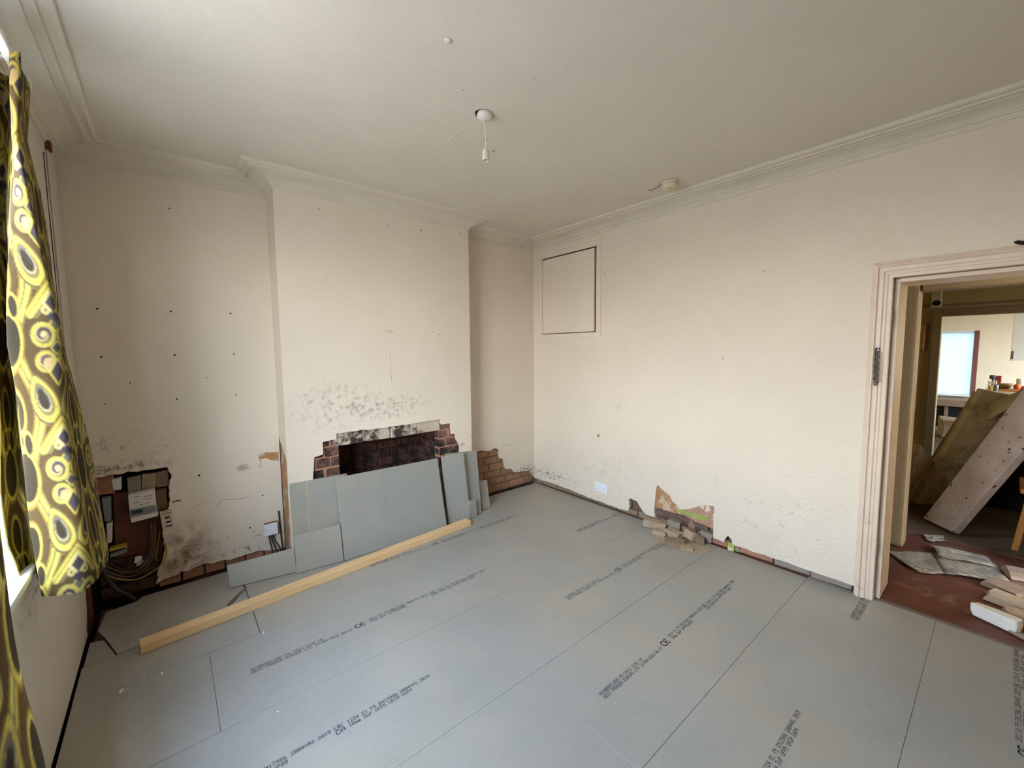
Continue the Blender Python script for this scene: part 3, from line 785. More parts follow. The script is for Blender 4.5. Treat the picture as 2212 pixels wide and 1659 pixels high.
for i in range(len(path) - 1):
    a, b = Vector(path[i]), Vector(path[i + 1]); n = inward(i)
    def off(pt, j):
        if 0 <= j < len(path) - 1: return n + inward(j)
        return n
    ma, mb = off(a, i - 1), off(b, i + 1)
    V = [(a.x + ma.x * o_, a.y + ma.y * o_, z) for o_, z in CPROF] + [(b.x + mb.x * o_, b.y + mb.y * o_, z) for o_, z in CPROF]
    k = len(CPROF)
    F = [(j, j + 1, j + 1 + k, j + k) for j in range(k - 1)]
    o = mesh_obj('cornice_run', V, F, M['cornice'], trim)
    bm = bmesh.new(); bm.from_mesh(o.data)
    bm.to_mesh(o.data); bm.free()

# ---- door frame
dr = empty('door_1', (0.05, (DY0 + DY1) / 2, 0.0), kind='structure')
APROF = [(0.0, 0.004), (0.004, 0.012), (0.012, 0.016), (0.018, 0.024), (0.026, 0.026), (0.030, 0.020), (0.034, 0.018), (0.050, 0.018), (0.056, 0.013), (0.066, 0.013), (0.072, 0.010), (0.088, 0.010), (0.092, 0.0)]
AW = 0.092
def archi(run, yo, sgn):
    """architrave section swept up a jamb; run distance measured from the outer edge"""
    V, F = [], []
    for o_, t_ in APROF:
        V.append((-t_, yo + sgn * o_, 0.0)); V.append((-t_, yo + sgn * o_, DZ + AW - o_))
    for j in range(len(APROF) - 1): F.append((2 * j, 2 * j + 1, 2 * j + 3, 2 * j + 2))
    n = len(V)
    F.append(tuple(2 * j for j in range(len(APROF))))
    return fix_normals(mesh_obj('architrave', V, F, M['gloss_paint'], dr))
archi(0, DY0 + AW, -1); archi(0, DY1 - AW, 1)
V, F = [], []
for o_, t_ in APROF:
    V.append((-t_, DY0 + AW - o_, DZ + AW - o_)); V.append((-t_, DY1 - AW + o_, DZ + AW - o_))
for j in range(len(APROF) - 1): F.append((2 * j, 2 * j + 2, 2 * j + 3, 2 * j + 1))
fix_normals(mesh_obj('architrave', V, F, M['gloss_paint'], dr))
box('door_lining', (0.0, DY0, 0.0), (DW + 0.005, DY0 + 0.032, DZ + 0.032), M['gloss_paint'], dr, 0.002)
box('door_lining', (0.0, DY1 - 0.032, 0.0), (DW + 0.005, DY1, DZ + 0.032), M['gloss_paint'], dr, 0.002)
box('door_lining', (0.0, DY1, DZ), (DW + 0.005, DY0, DZ + 0.032), M['gloss_paint'], dr, 0.002)
box('door_stop', (0.040, DY0 - 0.022, 0.0), (DW + 0.004, DY0, DZ - 0.002), M['gloss_paint'], dr, 0.002)
box('door_stop', (0.040, DY1, 0.0), (DW + 0.004, DY1 + 0.022, DZ - 0.002), M['gloss_paint'], dr, 0.002)
box('door_stop', (0.040, DY1 + 0.022, DZ - 0.022), (DW + 0.004, DY0 - 0.022, DZ), M['gloss_paint'], dr, 0.002)
for z_ in (1.62, 0.28):
    box('hinge', (0.001, DY0 - 0.003, z_), (0.034, DY0 + 0.001, z_ + 0.09), M['stone_brown'], dr, 0.001)
tag(box('trim_2', (0.018, DY1, -0.03), (0.055, DY0, 0.004), M['wood_dirty'], None, 0.004), kind='structure')

# ================================================================== ROOMS BEYOND THE DOOR
X2, X3, X4 = 1.02, 4.20, 8.05
HY, HYN = -1.6, -5.2
tag(box('floor_hall', (0.045, HYN, -0.21), (1.42, HY, -0.004), M['hall_floor']), kind='structure')
tag(box('floor_middle', (1.42, HYN, -0.06), (X3, HY, 0.004), M['dusty_floor']), kind='structure')
tag(box('floor_kitchen', (X3, HYN, -0.06), (X4, HY, 0.0), M['dusty_floor']), kind='structure')
tag(box('ceiling_hall', (DW, HYN, 2.62), (X4 + 0.1, HY, 2.70), M['hall_wall']), kind='structure')
tag(box('wall_hall_left', (DW, HY, -0.06), (X4 + 0.1, HY + 0.1, 2.70), M['hall_wall']), kind='structure')
SW0, SW1 = 5.25, 7.15
MW0, MW1 = 3.30, 4.00
o = multibox('wall_hall_right', [((DW, HYN - 0.1, -0.06), (MW0, HYN, 2.70)), ((MW1, HYN - 0.1, -0.06), (SW0, HYN, 2.70)), ((MW0, HYN - 0.1, -0.06), (MW1, HYN, 1.2)), ((MW0, HYN - 0.1, 2.1), (MW1, HYN, 2.70)), ((SW1, HYN - 0.1, -0.06), (X4 + 0.1, HYN, 2.70)),
                                 ((SW0, HYN - 0.1, -0.06), (SW1, HYN, 0.8)), ((SW0, HYN - 0.1, 2.2), (SW1, HYN, 2.70))], M['kitchen_wall'])
tag(o, kind='structure')
# wall with an opening between hall and middle room
OP2, OPZ2 = -2.965, 1.955
o = multibox('wall_hall_far', [((X2, OP2 + 0.09, -0.06), (X2 + 0.11, HY, 2.62)), ((X2, HYN, -0.06), (X2 + 0.11, -3.75, 2.62)), ((X2, -3.75, OPZ2 + 0.05), (X2 + 0.11, OP2 + 0.09, 2.62))], M['hall_wall'])
tag(o, kind='structure')
d2 = empty('door_2', (X2, -3.35, 0.0), kind='structure')
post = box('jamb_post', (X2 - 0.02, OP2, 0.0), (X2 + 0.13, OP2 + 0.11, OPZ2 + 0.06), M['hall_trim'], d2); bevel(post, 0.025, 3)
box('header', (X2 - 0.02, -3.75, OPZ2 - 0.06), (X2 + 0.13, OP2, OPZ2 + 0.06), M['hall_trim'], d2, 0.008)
# wall between middle room and kitchen
OP3, OP3B, OPZ3 = -2.850, -3.62, 1.872
o = multibox('wall_middle_far', [((X3, OP3, -0.06), (X3 + 0.11, HY, 2.62)), ((X3, HYN, -0.06), (X3 + 0.11, OP3B, 2.62)), ((X3, OP3B, OPZ3), (X3 + 0.11, OP3, 2.62))], M['hall_wall'])
tag(o, kind='structure')
d3 = empty('door_3', (X3, -3.2, 0.0), kind='structure')
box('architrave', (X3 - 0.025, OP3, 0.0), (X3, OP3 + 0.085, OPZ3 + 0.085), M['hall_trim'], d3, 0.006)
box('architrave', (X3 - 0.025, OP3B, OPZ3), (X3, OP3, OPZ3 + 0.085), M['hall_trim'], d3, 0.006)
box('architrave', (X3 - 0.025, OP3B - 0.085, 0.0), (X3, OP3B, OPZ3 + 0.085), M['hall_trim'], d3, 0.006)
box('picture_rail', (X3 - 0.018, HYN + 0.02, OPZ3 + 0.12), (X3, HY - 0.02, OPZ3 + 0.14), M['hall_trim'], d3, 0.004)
# kitchen far wall with a window
KW0, KW1, KZ0, KZ1 = -3.00, -2.10, 0.62, 1.765
o = multibox('wall_kitchen_far', [((X4, KW1, -0.06), (X4 + 0.12, HY, 2.62)), ((X4, HYN, -0.06), (X4 + 0.12, KW0, 2.62)), ((X4, KW0, KZ1), (X4 + 0.12, KW1, 2.62)), ((X4, KW0, -0.06), (X4 + 0.12, KW1, KZ0))], M['kitchen_wall'])
tag(o, kind='structure')
w2 = empty('window_2', (X4, (KW0 + KW1) / 2, KZ0), kind='structure')
box('window_frame', (X4 - 0.02, KW0 - 0.055, KZ0 - 0.03), (X4 + 0.10, KW0 + 0.01, KZ1 + 0.02), M['purple_wood'], w2, 0.004)
box('window_frame', (X4 - 0.01, KW0, KZ1), (X4 + 0.10, KW1, KZ1 + 0.03), M['window_white'], w2, 0.004)
box('window_sill', (X4 - 0.10, KW0 - 0.06, KZ0 - 0.03), (X4 + 0.10, KW1 + 0.05, KZ0), M['window_white'], w2, 0.006)
box('pane', (X4 + 0.05, KW0, KZ0), (X4 + 0.055, KW1, KZ1), M['frosted'], w2)
w3 = empty('window_3', ((SW0 + SW1) / 2, HYN - 0.05, 0.8), kind='structure')
for (a, b) in (((SW0, 0.8), (SW0 + 0.05, 2.2)), ((SW1 - 0.05, 0.8), (SW1, 2.2)), ((SW0 + .05, 0.8), (SW1 - .05, 0.85)), ((SW0 + .05, 2.15), (SW1 - .05, 2.2))):
    box('window_frame', (a[0], HYN - 0.08, a[1]), (b[0], HYN - 0.03, b[1]), M['window_white'], w3, 0.004)
w4 = empty('added_window_4', ((MW0 + MW1) / 2, HYN - 0.05, 1.2), kind='structure')  # unseen window, added to brighten the middle room and its yellow wall
for (a, b) in (((MW0, 1.2), (MW0 + 0.05, 2.1)), ((MW1 - 0.05, 1.2), (MW1, 2.1)), ((MW0 + .05, 1.2), (MW1 - .05, 1.25)), ((MW0 + .05, 2.05), (MW1 - .05, 2.1))):
    box('window_frame', (a[0], HYN - 0.08, a[1]), (b[0], HYN - 0.03, b[1]), M['window_white'], w4, 0.004)
box('pane', (MW0 + .05, HYN - 0.058, 1.25), (MW1 - .05, HYN - 0.054, 2.05), M['glass'], w4)
box('pane', (SW0 + .05, HYN - 0.058, 0.85), (SW1 - .05, HYN - 0.054, 2.15), M['glass'], w3)

# ================================================================== OBJECTS
# ---- access hatch high on the right wall
ht = empty('access_hatch', (0.0, (HY0 + HY1) / 2, 1.62), 'square painted access hatch high on the right wall by the corner', 'hatch')
fo = dict(y0=-0.085, y1=-0.925, z0=1.628, z1=2.515)
box('frame_rail', (-0.008, fo['y1'], HZ1), (T, fo['y0'], fo['z1']), M['wall_back'], ht, 0.002)
box('frame_rail', (-0.008, fo['y1'], fo['z0']), (T, fo['y0'], HZ0), M['wall_back'], ht, 0.002)
box('frame_stile', (-0.008, HY0, HZ0), (T, fo['y0'], HZ1), M['wall_back'], ht, 0.002)
box('frame_stile', (-0.008, fo['y1'], HZ0), (T, HY1, HZ1), M['wall_back'], ht, 0.002)
box('panel', (-0.006, HY1 + 0.026, HZ0 + 0.008), (0.014, HY0 - 0.006, HZ1 - 0.012), M['wall_back'], ht, 0.002)
box('brown_lining', (0.012, HY1, HZ0), (T + 0.006, HY0, HZ1), M['wood_red'], ht)
for z_ in (1.75, 2.33):
    box('hinge', (-0.009, HY0 - 0.010, z_), (-0.004, HY0 + 0.004, z_ + 0.06), M['gloss_paint'], ht, 0.001)

# ---- ceiling rose with pendant
pend = empty('pendant_light', (ROSE.x, ROSE.y, 2.44), 'white pendant flex with an empty lampholder hanging from a ceiling rose', 'light')
lathe('ceiling_rose', [(0.024, 0.012), (0.036, 0.004), (0.038, -0.004), (0.038, -0.014), (0.035, -0.021), (0.024, -0.027), (0.008, -0.030)], (ROSE.x, ROSE.y, H), M['white_gloss'], pend)
tube('flex', [(ROSE.x, ROSE.y, H - 0.03), (ROSE.x + 0.002, ROSE.y, 2.58), (ROSE.x + 0.004, ROSE.y - 0.001, 2.54), (ROSE.x + 0.003, ROSE.y, 2.495)], 0.0032, M['white_gloss'], pend, 8, 4)
lh = lathe('lampholder', [(0.005, 0.062), (0.008, 0.058), (0.015, 0.048), (0.0175, 0.038), (0.0175, 0.008), (0.0185, 0.006), (0.0185, 0.0), (0.0150, 0.0), (0.0140, 0.02), (0.004, 0.021)],
           (ROSE.x + 0.003, ROSE.y, 2.440), M['white_gloss'], pend, 20)
lathe('contact', [(0.010, 0.018), (0.010, 0.006), (0.003, 0.004)], (ROSE.x + 0.003, ROSE.y, 2.441), M['stone_brown'], lh, 12)

# ---- smoke alarm
SA = wp((1447, 393), 2, H)
sa = empty('smoke_alarm', (SA.x, SA.y, H - 0.05), 'round cream smoke alarm on the ceiling against the cornice', 'alarm')
lathe('base', [(0.055, 0.0), (0.056, -0.004), (0.056, -0.018), (0.053, -0.020)], (SA.x, SA.y, H), M['cream_plastic'], sa)
lathe('cover', [(0.052, -0.020), (0.058, -0.022), (0.058, -0.027), (0.052, -0.031), (0.050, -0.046), (0.044, -0.050), (0.008, -0.051)], (SA.x, SA.y, H), M['cream_plastic'], sa)
lathe('button', [(0.006, 0.0), (0.005, -0.003), (0.001, -0.003)], (SA.x - 0.02, SA.y - 0.012, H - 0.0505), M['grey_plastic'], sa, 10)
tube('cable', [wp((1400, 411), 2, H - 0.003), wp((1414, 408.5), 2, H - 0.003), (SA.x - 0.05, SA.y, H - 0.004)], 0.0018, M['black'], sa, 6, 3)

# ---- double socket on the right wall
s0, s1 = wp((1286, 1040), 0, 0), wp((1313, 1066), 0, 0)
sk = empty('double_socket', (0, (s0.y + s1.y) / 2, s1.z), 'white double electric socket low on the right wall', 'socket')
yA, yB, zA, zB = s0.y, s1.y, s1.z - 0.004, s0.z + 0.004
box('faceplate', (-0.009, yB, zA), (-0.0002, yA, zB), M['socket_white'], sk, 0.0025)
for cy in (yA - 0.036, yB + 0.036):
    for (dy, dz, a, b) in ((0, 0.010, 0.004, 0.008), (-0.011, -0.012, 0.006, 0.004), (0.011, -0.012, 0.006, 0.004)):
        zc = (zA + zB) / 2 - 0.006
        box('pin_hole', (-0.0094, cy + dy - a / 2, zc + dz - b / 2), (-0.0088, cy + dy + a / 2, zc + dz + b / 2), M['black'], sk)
for cy in ((yA + yB) / 2 + 0.012, (yA + yB) / 2 - 0.012):
    box('switch', (-0.0125, cy - 0.007, zB - 0.036), (-0.0085, cy + 0.007, zB - 0.014), M['socket_white'], sk, 0.001)

# ---- blank junction box with cables in the left alcove
j0, j1 = wp((569.5, 1133), 1, -0.03), wp((598.5, 1147), 1, -0.03)
jb = empty('junction_box', ((j0.x + j1.x) / 2, 0, 0.18), 'square white blank junction box low on the left alcove wall', 'socket')
jx0, jx1, jz0, jz1 = -2.675, -2.589, 0.180, 0.266
box('back_box', (jx0 + 0.004, -0.030, jz0 + 0.003), (jx1 + 0.004, -0.0002, jz1 + 0.003), M['card'], jb, 0.004)
box('cover', (jx0, -0.038, jz0), (jx1, -0.030, jz1), M['socket_white'], jb, 0.003)
for sx in (jx0 + 0.013, jx1 - 0.013):
    lathe('screw', [(0.003, 0.0), (0.003, 0.001)], (sx, -0.0385, (jz0 + jz1) / 2), M['steel'], jb, 8)
for k, dx in enumerate((0.030, 0.046, 0.060)):
    tube('cable', [(jx0 + dx, -0.018, jz0 + 0.003), (jx0 + dx + 0.002, -0.020, 0.13), (jx0 + dx + 0.012 + 0.008 * k, -0.016, 0.075), (jx0 + dx + 0.014 + 0.016 * k, -0.014, 0.004)], 0.0038, M['cable_dark'], jb, 6, 4)
cb = tag(tube('loose_cable', [(-2.575, -0.010, 0.34), (-2.570, -0.012, 0.20), (-2.566, -0.014, 0.10), (-2.560, -0.03, 0.003)], 0.005, M['cable_dark'], None, 6, 4),
         'dark loose cable dropping down the corner of the chimney breast', 'cable')

# ---- electricity meter cluster in the recess of the left alcove
rc = empty('meter_recess_lining', (-3.35, 0.05, 0.0), 'dark broken-out recess around the meters, lined with brick and board', 'recess')
def face(name, px, y, m_, t=0.03, parent=rc, bev=0.003):
    P = [wp(p, 1, y) for p in px]          # bl, br, tr, tl
    return hexa(name, [P[0], P[1], P[1] + Vector((0, t, 0)), P[0] + Vector((0, t, 0))], [P[3], P[2], P[2] + Vector((0, t, 0)), P[3] + Vector((0, t, 0))], m_, parent, bev)
box('back_board', (-W + 0.004, 0.085, 0.0), (-3.165, 0.105, 0.80), M['dark'], rc)
face('red_brick', [(200, 1072), (248, 1066), (245, 1024), (196, 1034)], 0.045, M['brick_red'])
face('grey_brick', [(277, 1066), (305, 1059), (304, 1026), (274, 1033)], 0.046, M['stone_grey'])
face('grey_brick', [(306, 1059), (335, 1055), (345, 1020), (306, 1025)], 0.048, M['stone'])
face('mortar_patch', [(337, 1054), (365, 1050), (364, 1014), (338, 1020)], 0.044, M['plaster_edge'])
face('mortar_patch', [(244, 1060), (262, 1058), (262, 1030), (240, 1036)], 0.040, M['flake'])
face('meter_board', [(250, 1240), (352, 1208), (362, 1053), (244, 1066)], 0.062, M['wood_red'], 0.02)
face('card_packing', [(338, 1104), (363, 1098), (359, 1054), (336, 1060)], 0.042, M['card'], 0.018)
for k, z_ in enumerate((0.006, 0.10, 0.18)):
    box('dark_brick', (-3.53, 0.045, z_), (-3.26, 0.083, z_ + 0.065), M['brick_soot'], rc, 0.006)

my = -0.035
mt = empty('electricity_meter', tuple(wp((312, 1125), 1, 0.02)), 'white electricity meter with a grey display band in the left alcove', 'meter')
def quad(px, y): return [wp(p, 1, y) for p in px]
def slab(name, px, y, t, m_, parent, bev=0.003):
    P = quad(px, y)
    return hexa(name, [P[0], P[1], P[1] + Vector((0, t, 0)), P[0] + Vector((0, t, 0))], [P[3], P[2], P[2] + Vector((0, t, 0)), P[3] + Vector((0, t, 0))], m_, parent, bev)
slab('meter_body', [(281, 1119), (339, 1106), (334, 1059), (276, 1071)], my + 0.006, 0.068, M['white_gloss'], mt)
band = slab('display_window', [(281, 1117), (338, 1104), (336.5, 1091), (279.5, 1102)], my - 0.001, 0.012, M['grey_plastic'], mt, 0.001)
slab('lcd_screen', [(284.5, 1112), (309, 1106.5), (308, 1099), (284, 1104)], my - 0.0025, 0.003, M['lcd'], band, 0.0)
slab('terminal_cover', [(283, 1130), (341.5, 1115), (340.5, 1107), (281.5, 1120)], my - 0.010, 0.080, M['white_gloss'], mt)
for (a, b, yy) in ((288, 302, 1074), (310, 330, 1072), (313, 330, 1077), (288, 302, 1086), (300, 309, 1091), (314, 321, 1087)):
    slab('printed_line', [(a, yy + 1.2), (b, yy - 1.4), (b, yy - 2.4), (a, yy + 0.2)], my + 0.0052, 0.0008, M['ink'], mt, 0.0)
lb = empty('paper_tag', tuple(wp((364, 1149), 1, -0.006)), 'cream paper instruction tag with print right of the meter', 'label')
slab('card', [(352.5, 1149), (376, 1142), (372, 1098), (344.5, 1105)], -0.006, 0.002, M['paper'], lb, 0.0)
for (x0, x1, yy, h_) in ((349, 366, 1104, 1), (349, 369, 1108, 1), (356, 366, 1116, 4), (357, 371, 1120, 1), (358, 370, 1126, 4), (358, 372, 1135, 3), (350, 368, 1111.5, 1)):
    slab('printed_line', [(x0, yy + h_ + 1), (x1, yy + h_ - 2), (x1 - 0.3, yy - 2), (x0 - 0.3, yy + 1)], -0.0066, 0.0006, M['ink'], lb, 0.0)
gb = empty('grey_supply_box', tuple(wp((230, 1170), 1, 0.0)), 'grey and white supply box half hidden behind the hanging curtain', 'box')
slab('upper_case', [(226, 1128), (240, 1126), (239, 1076), (218, 1078)], 0.0, 0.06, M['grey_plastic'], gb, 0.004)
slab('lower_case', [(231, 1175), (241, 1172), (242, 1130), (229, 1132)], -0.005, 0.06, M['white_gloss'], gb, 0.004)
fb = empty('cutout_fuse', tuple(wp((255, 1205), 1, 0.0)), 'grey cutout fuse with a yellow warning strip below the meter', 'fuse')
slab('fuse_case', [(238, 1206), (274, 1194), (273, 1186), (237, 1198)], -0.01, 0.07, M['grey_plastic'], fb, 0.003)
slab('warning_strip', [(236, 1192), (273.5, 1182), (273.5, 1177), (236, 1187)], -0.012, 0.05, M['yellow_label'], fb, 0.001)
for k, px in enumerate(([(294, 1224), (312, 1220), (317, 1211), (294, 1216)], [(289, 1218), (305, 1211), (307, 1204), (292, 1206)])):
    c_ = tag(slab('cable_connector', px, -0.015 - 0.02 * k, 0.03, M['flake'], None, 0.002), ['white block connector resting lowest among the meter cables', 'white block connector just above the lowest one'][k], 'connector', 'cable connectors')
dp = lambda px, y: tuple(wp(px, 1, y))
cabs = [('yellow cable curling from the meter down to the left', 'cable_yellow', 0.0045, [((355, 1160), 0.02), ((360, 1190), -0.02), ((352, 1215), -0.04), ((330, 1235), -0.05), ((300, 1250), -0.06), ((270, 1253), -0.06), ((240, 1246), -0.05), ((222, 1234), -0.02)]),
        ('brown cable looping lowest but one under the meter', 'cable_brown', 0.005, [((334, 1130), 0.01), ((334, 1180), -0.01), ((326, 1210), -0.03), ((305, 1235), -0.05), ((275, 1247), -0.05), ((245, 1240), -0.05), ((224, 1228), -0.02)]),
        ('brown cable of the middle loop under the meter', 'cable_brown', 0.005, [((326, 1130), 0.01), ((328, 1180), -0.01), ((320, 1208), -0.03), ((300, 1230), -0.045), ((275, 1237), -0.04), ((250, 1232), -0.04), ((226, 1222), -0.01)]),
        ('dark cable of the inner loop under the meter', 'cable_dark', 0.005, [((318, 1128), 0.01), ((320, 1180), 0.0), ((312, 1212), -0.02), ((290, 1232), -0.03), ((262, 1230), -0.03), ((232, 1216), 0.0)]),
        ('thick dark armoured cable dropping into the floor gap', 'cable_dark', 0.013, [((222, 1226), -0.04), ((232, 1250), -0.06), ((250, 1272), -0.06), ((275, 1285), -0.05), ((292, 1296), -0.035)]),
        ('thin pale cable hanging in the meter recess', 'cable_yellow', 0.003, [((345, 1150), 0.03), ((340, 1185), 0.01), ((336, 1205), 0.0), ((342, 1212), 0.0)])]
for lab, m_, r_, pts in cabs:
    tag(tube('meter_cable', [dp(p, y_) for p, y_ in pts], r_, M[m_], None, 7, 5), lab, 'cable', 'meter cables')

# ---- chipboard offcuts leaning on the breast
def lean(label, bl_, br_, tr_, tl_, ytop, t=0.018, ybot=None, z0=0.0005):
    if ybot is None: B = [wp(bl_, 2, z0), wp(br_, 2, z0)]
    else:
        B = []
        for q in (bl_, br_):
            p = wp(q, 1, ybot); B.append(Vector((p.x, ybot, z0)))
    ym = (B[0].y + B[1].y) / 2
    Tt = [wp(tr_, 1, ytop + B[1].y - ym), wp(tl_, 1, ytop + B[0].y - ym)]
    n = (B[1] - B[0]).cross(Tt[0] - B[1]).normalized()
    if n.y < 0: n = -n                       # away from the room
    V = [B[0], B[1], Tt[0], Tt[1]]; V += [v + n * t for v in V]
    zmin = min(v.z for v in V); V = [v + Vector((0, 0, z0 - zmin)) for v in V]
    F = [(0, 1, 2, 3), (7, 6, 5, 4), (0, 4, 5, 1), (1, 5, 6, 2), (2, 6, 7, 3), (3, 7, 4, 0)]
    o = mesh_obj('chipboard_offcut', V, F, [M['chip_lean'], M['chip_edge']]); fix_normals(o)
    for i, p in enumerate(o.data.polygons): p.material_index = 0 if i < 2 else 1
    bevel(o, 0.0012)
    return tag(o, label, 'board', 'chipboard offcuts leaning on the chimney breast')
lean('tall back chipboard offcut at the left end of the leaning stack', (640, 1234), (762, 1203), (750, 1023.5), (625, 1046), -BD - 0.004, ybot=-0.330)
lean('chipboard offcut with a crumbly left edge, second in the leaning stack', (672, 1228), (752, 1205), (745, 1026), (662, 1042.5), -BD - 0.024, ybot=-0.352)
lean('low grey chipboard offcut in front at the left of the stack', (641, 1240), (743, 1212.5), (735, 1134), (635.5, 1159), -0.334)
lean('largest chipboard offcut, front centre before the fireplace', (745.5, 1212), (966, 1142), (945, 991), (727.5, 1033), -BD - 0.050)
lean('narrow chipboard strip showing in the gap right of the largest offcut', (968, 1130), (992, 1123), (985, 1003), (949, 1009), -BD - 0.002, ybot=-0.325)
lean('tall front chipboard offcut right of the gap', (969.7, 1133), (1017, 1122.5), (1001, 979), (953.5, 987.5), -BD - 0.056)
lean('tall rear chipboard offcut at the right end of the stack', (985, 1124), (1040.5, 1111.5), (1029.5, 973.5), (963, 981), -BD - 0.010, ybot=-0.345)
lean('small upright chipboard scrap at the foot of the rear offcut', (1017, 1121), (1031.3, 1115.6), (1028, 1079.7), (1014.3, 1083), -0.385, t=0.014)
lean('short chipboard scrap leaning farthest right by the bare bricks', (1043, 1102.5), (1059.4, 1096), (1051.5, 1037.8), (1035, 1039.6), -0.215)
lean('low long chipboard offcut leaning in front of the left alcove', (497, 1272), (641, 1237), (635, 1185.5), (490, 1224), -0.275)

# ---- pine batten on the floor
F0, F1 = Vector((-3.326, -0.692, 0.0008)), Vector((-1.216, -0.508, 0.0008))
d_ = (F1 - F0).normalized(); n_ = Vector((-d_.y, d_.x, 0)) * 0.070; zt = Vector((0, 0, 0.046))
L_ = (F1 - F0).length
tb = mesh_obj('pine_batten', [(0, 0, 0), (L_, 0, 0), (L_, 0.07, 0), (0, 0.07, 0), (0, 0, 0.046), (L_, 0, 0.046), (L_, 0.07, 0.046), (0, 0.07, 0.046)], BOXF, M['pine'], None, origin=(0, 0, 0))
bevel(tb, 0.0025, 2)
tb.location = F0; tb.rotation_euler = (0, 0, math.atan2(d_.y, d_.x))
tag(tb, 'long pale pine batten lying on the floor before the boards', 'batten')
st = tag(hexa('floor_edge_strip', [wp((531, 1271), 2, 0.001), wp((527, 1270), 2, 0.001), wp((489, 1306), 2, 0.001), wp((494, 1307), 2, 0.001)],
              [wp((531, 1271), 2, 0.006), wp((527, 1270), 2, 0.006), wp((489, 1306), 2, 0.006), wp((494, 1307), 2, 0.006)], M['card'], None, 0.001),
         'thin brown splinter of wood on the floor behind the batten', 'splinter')

# ---- paint flakes
fl = [((262, 1493), 0.030, 'largest white paint flake on the floor near the window wall'), ((272, 1490), 0.012, 'tiny paint flake beside the largest flake'), ((350, 1455), 0.026, 'curled white paint flake in front of the batten end'),
      ((312, 1465), 0.012, 'small pale flake left of the curled one'), ((569, 1367), 0.020, 'single white flake beside the printed lettering'), ((600, 1538), 0.009, 'tiny white speck on the near floor board')]
for (p, s, lab) in fl:
    c_ = wp(p, 2, 0); a = random.uniform(0, 3.1); n = 7; V = []
    for zz in (0.0006, 0.0022):
        for k in range(n):
            t = 2 * math.pi * k / n; r_ = s * random.uniform(0.35, 0.6); x, y = r_ * math.cos(t), 0.45 * r_ * math.sin(t)
            V.append((c_.x + x * math.cos(a) - y * math.sin(a), c_.y + x * math.sin(a) + y * math.cos(a), zz + (0.002 * k / n if zz > 0.001 else 0)))
    F = [tuple(range(n - 1, -1, -1)), tuple(range(n, 2 * n))] + [(k, (k + 1) % n, (k + 1) % n + n, k + n) for k in range(n)]
    tag(mesh_obj('paint_flake', V, F, M['flake']), lab, 'paint flake', 'paint flakes on the floor')

# ---- rubble under the broken plaster
def chunk(label, px, L, D, Ht, rz, m_, z=0.0, tilt=0.0, dx=0.0, seed=0, name='rubble_piece', cat='rubble', group='plaster rubble by the right wall'):
    rnd = random.Random(seed + 100)
    bm = bmesh.new()
    bmesh.ops.create_cube(bm, size=1.0)
    bmesh.ops.subdivide_edges(bm, edges=bm.edges[:], cuts=1, use_grid_fill=True)
    for v in bm.verts:
        k = sum(abs(c) > 0.4 for c in v.co)
        v.co = Vector((v.co.x * L, v.co.y * D, v.co.z * Ht))
        f_ = 0.10 if k == 3 else 0.05
        v.co += Vector((rnd.uniform(-f_, f_) * L, rnd.uniform(-f_, f_) * D, rnd.uniform(-f_, f_) * Ht * 0.8))
    bmesh.ops.bevel(bm, geom=list(bm.edges), offset=min(L, D, Ht) * 0.07, segments=1, affect='EDGES')
    R = Matrix.Rotation(rz, 4, 'Z') @ Matrix.Rotation(tilt, 4, 'Y')
    bm.transform(R)
    zm = min(v.co.z for v in bm.verts)
    for v in bm.verts: v.co.z -= zm
    me = bpy.data.meshes.new(name); bm.to_mesh(me); bm.free(); me.materials.append(m_)
    o = bpy.data.objects.new(name, me)
    p = wp(px, 2, z); place(o, (p.x + dx, p.y, z + 0.0008))
    return tag(o, label, cat, group)
S = M['stone']; SG = M['stone_grey']; SB = M['stone_brown']
a90 = math.radians
chunk('largest tan rubble block at the left of the heap by the wall', (1418, 1138), 0.085, 0.20, 0.055, a90(12), S, dx=-0.02, seed=1)
chunk('flat tan shard in front of the largest rubble block', (1424, 1154), 0.07, 0.11, 0.03, a90(20), S, seed=2)
chunk('pale grey upright lump against the timber in the wall break', (1460, 1146), 0.07, 0.10, 0.09, a90(5), SG, dx=-0.015, seed=3)
chunk('flat pale slab lying across the middle of the rubble heap', (1468, 1152), 0.08, 0.14, 0.045, a90(-8), S, dx=-0.09, seed=4)
chunk('broad brown chunk at the front of the rubble heap', (1462, 1174), 0.10, 0.14, 0.032, a90(28), SB, dx=-0.03, seed=5)
chunk('tilted tan block right of the middle of the rubble heap', (1495, 1166), 0.07, 0.10, 0.065, a90(-20), S, tilt=0.35, dx=-0.02, seed=6)
chunk('small crumbly lump nearest the printed floor text', (1483, 1187), 0.06, 0.08, 0.02, a90(40), S, seed=7)
chunk('grey stone at the right end of the rubble heap', (1529, 1168), 0.05, 0.10, 0.075, a90(0), SG, dx=-0.02, seed=8)
chunk('brown pebble between the tilted block and the grey stone', (1512, 1174), 0.05, 0.06, 0.05, a90(30), SB, seed=9)
chunk('green papered plaster chip standing against the foot of the wall', (1579, 1190), 0.012, 0.045, 0.055, a90(10), M['paper_green'], tilt=0.3, seed=10, name='plaster_chip', cat='plaster chip')
chunk('grey plaster crumb behind the green chip', (1594, 1190), 0.03, 0.05, 0.03, a90(0), SG, dx=-0.01, seed=11)
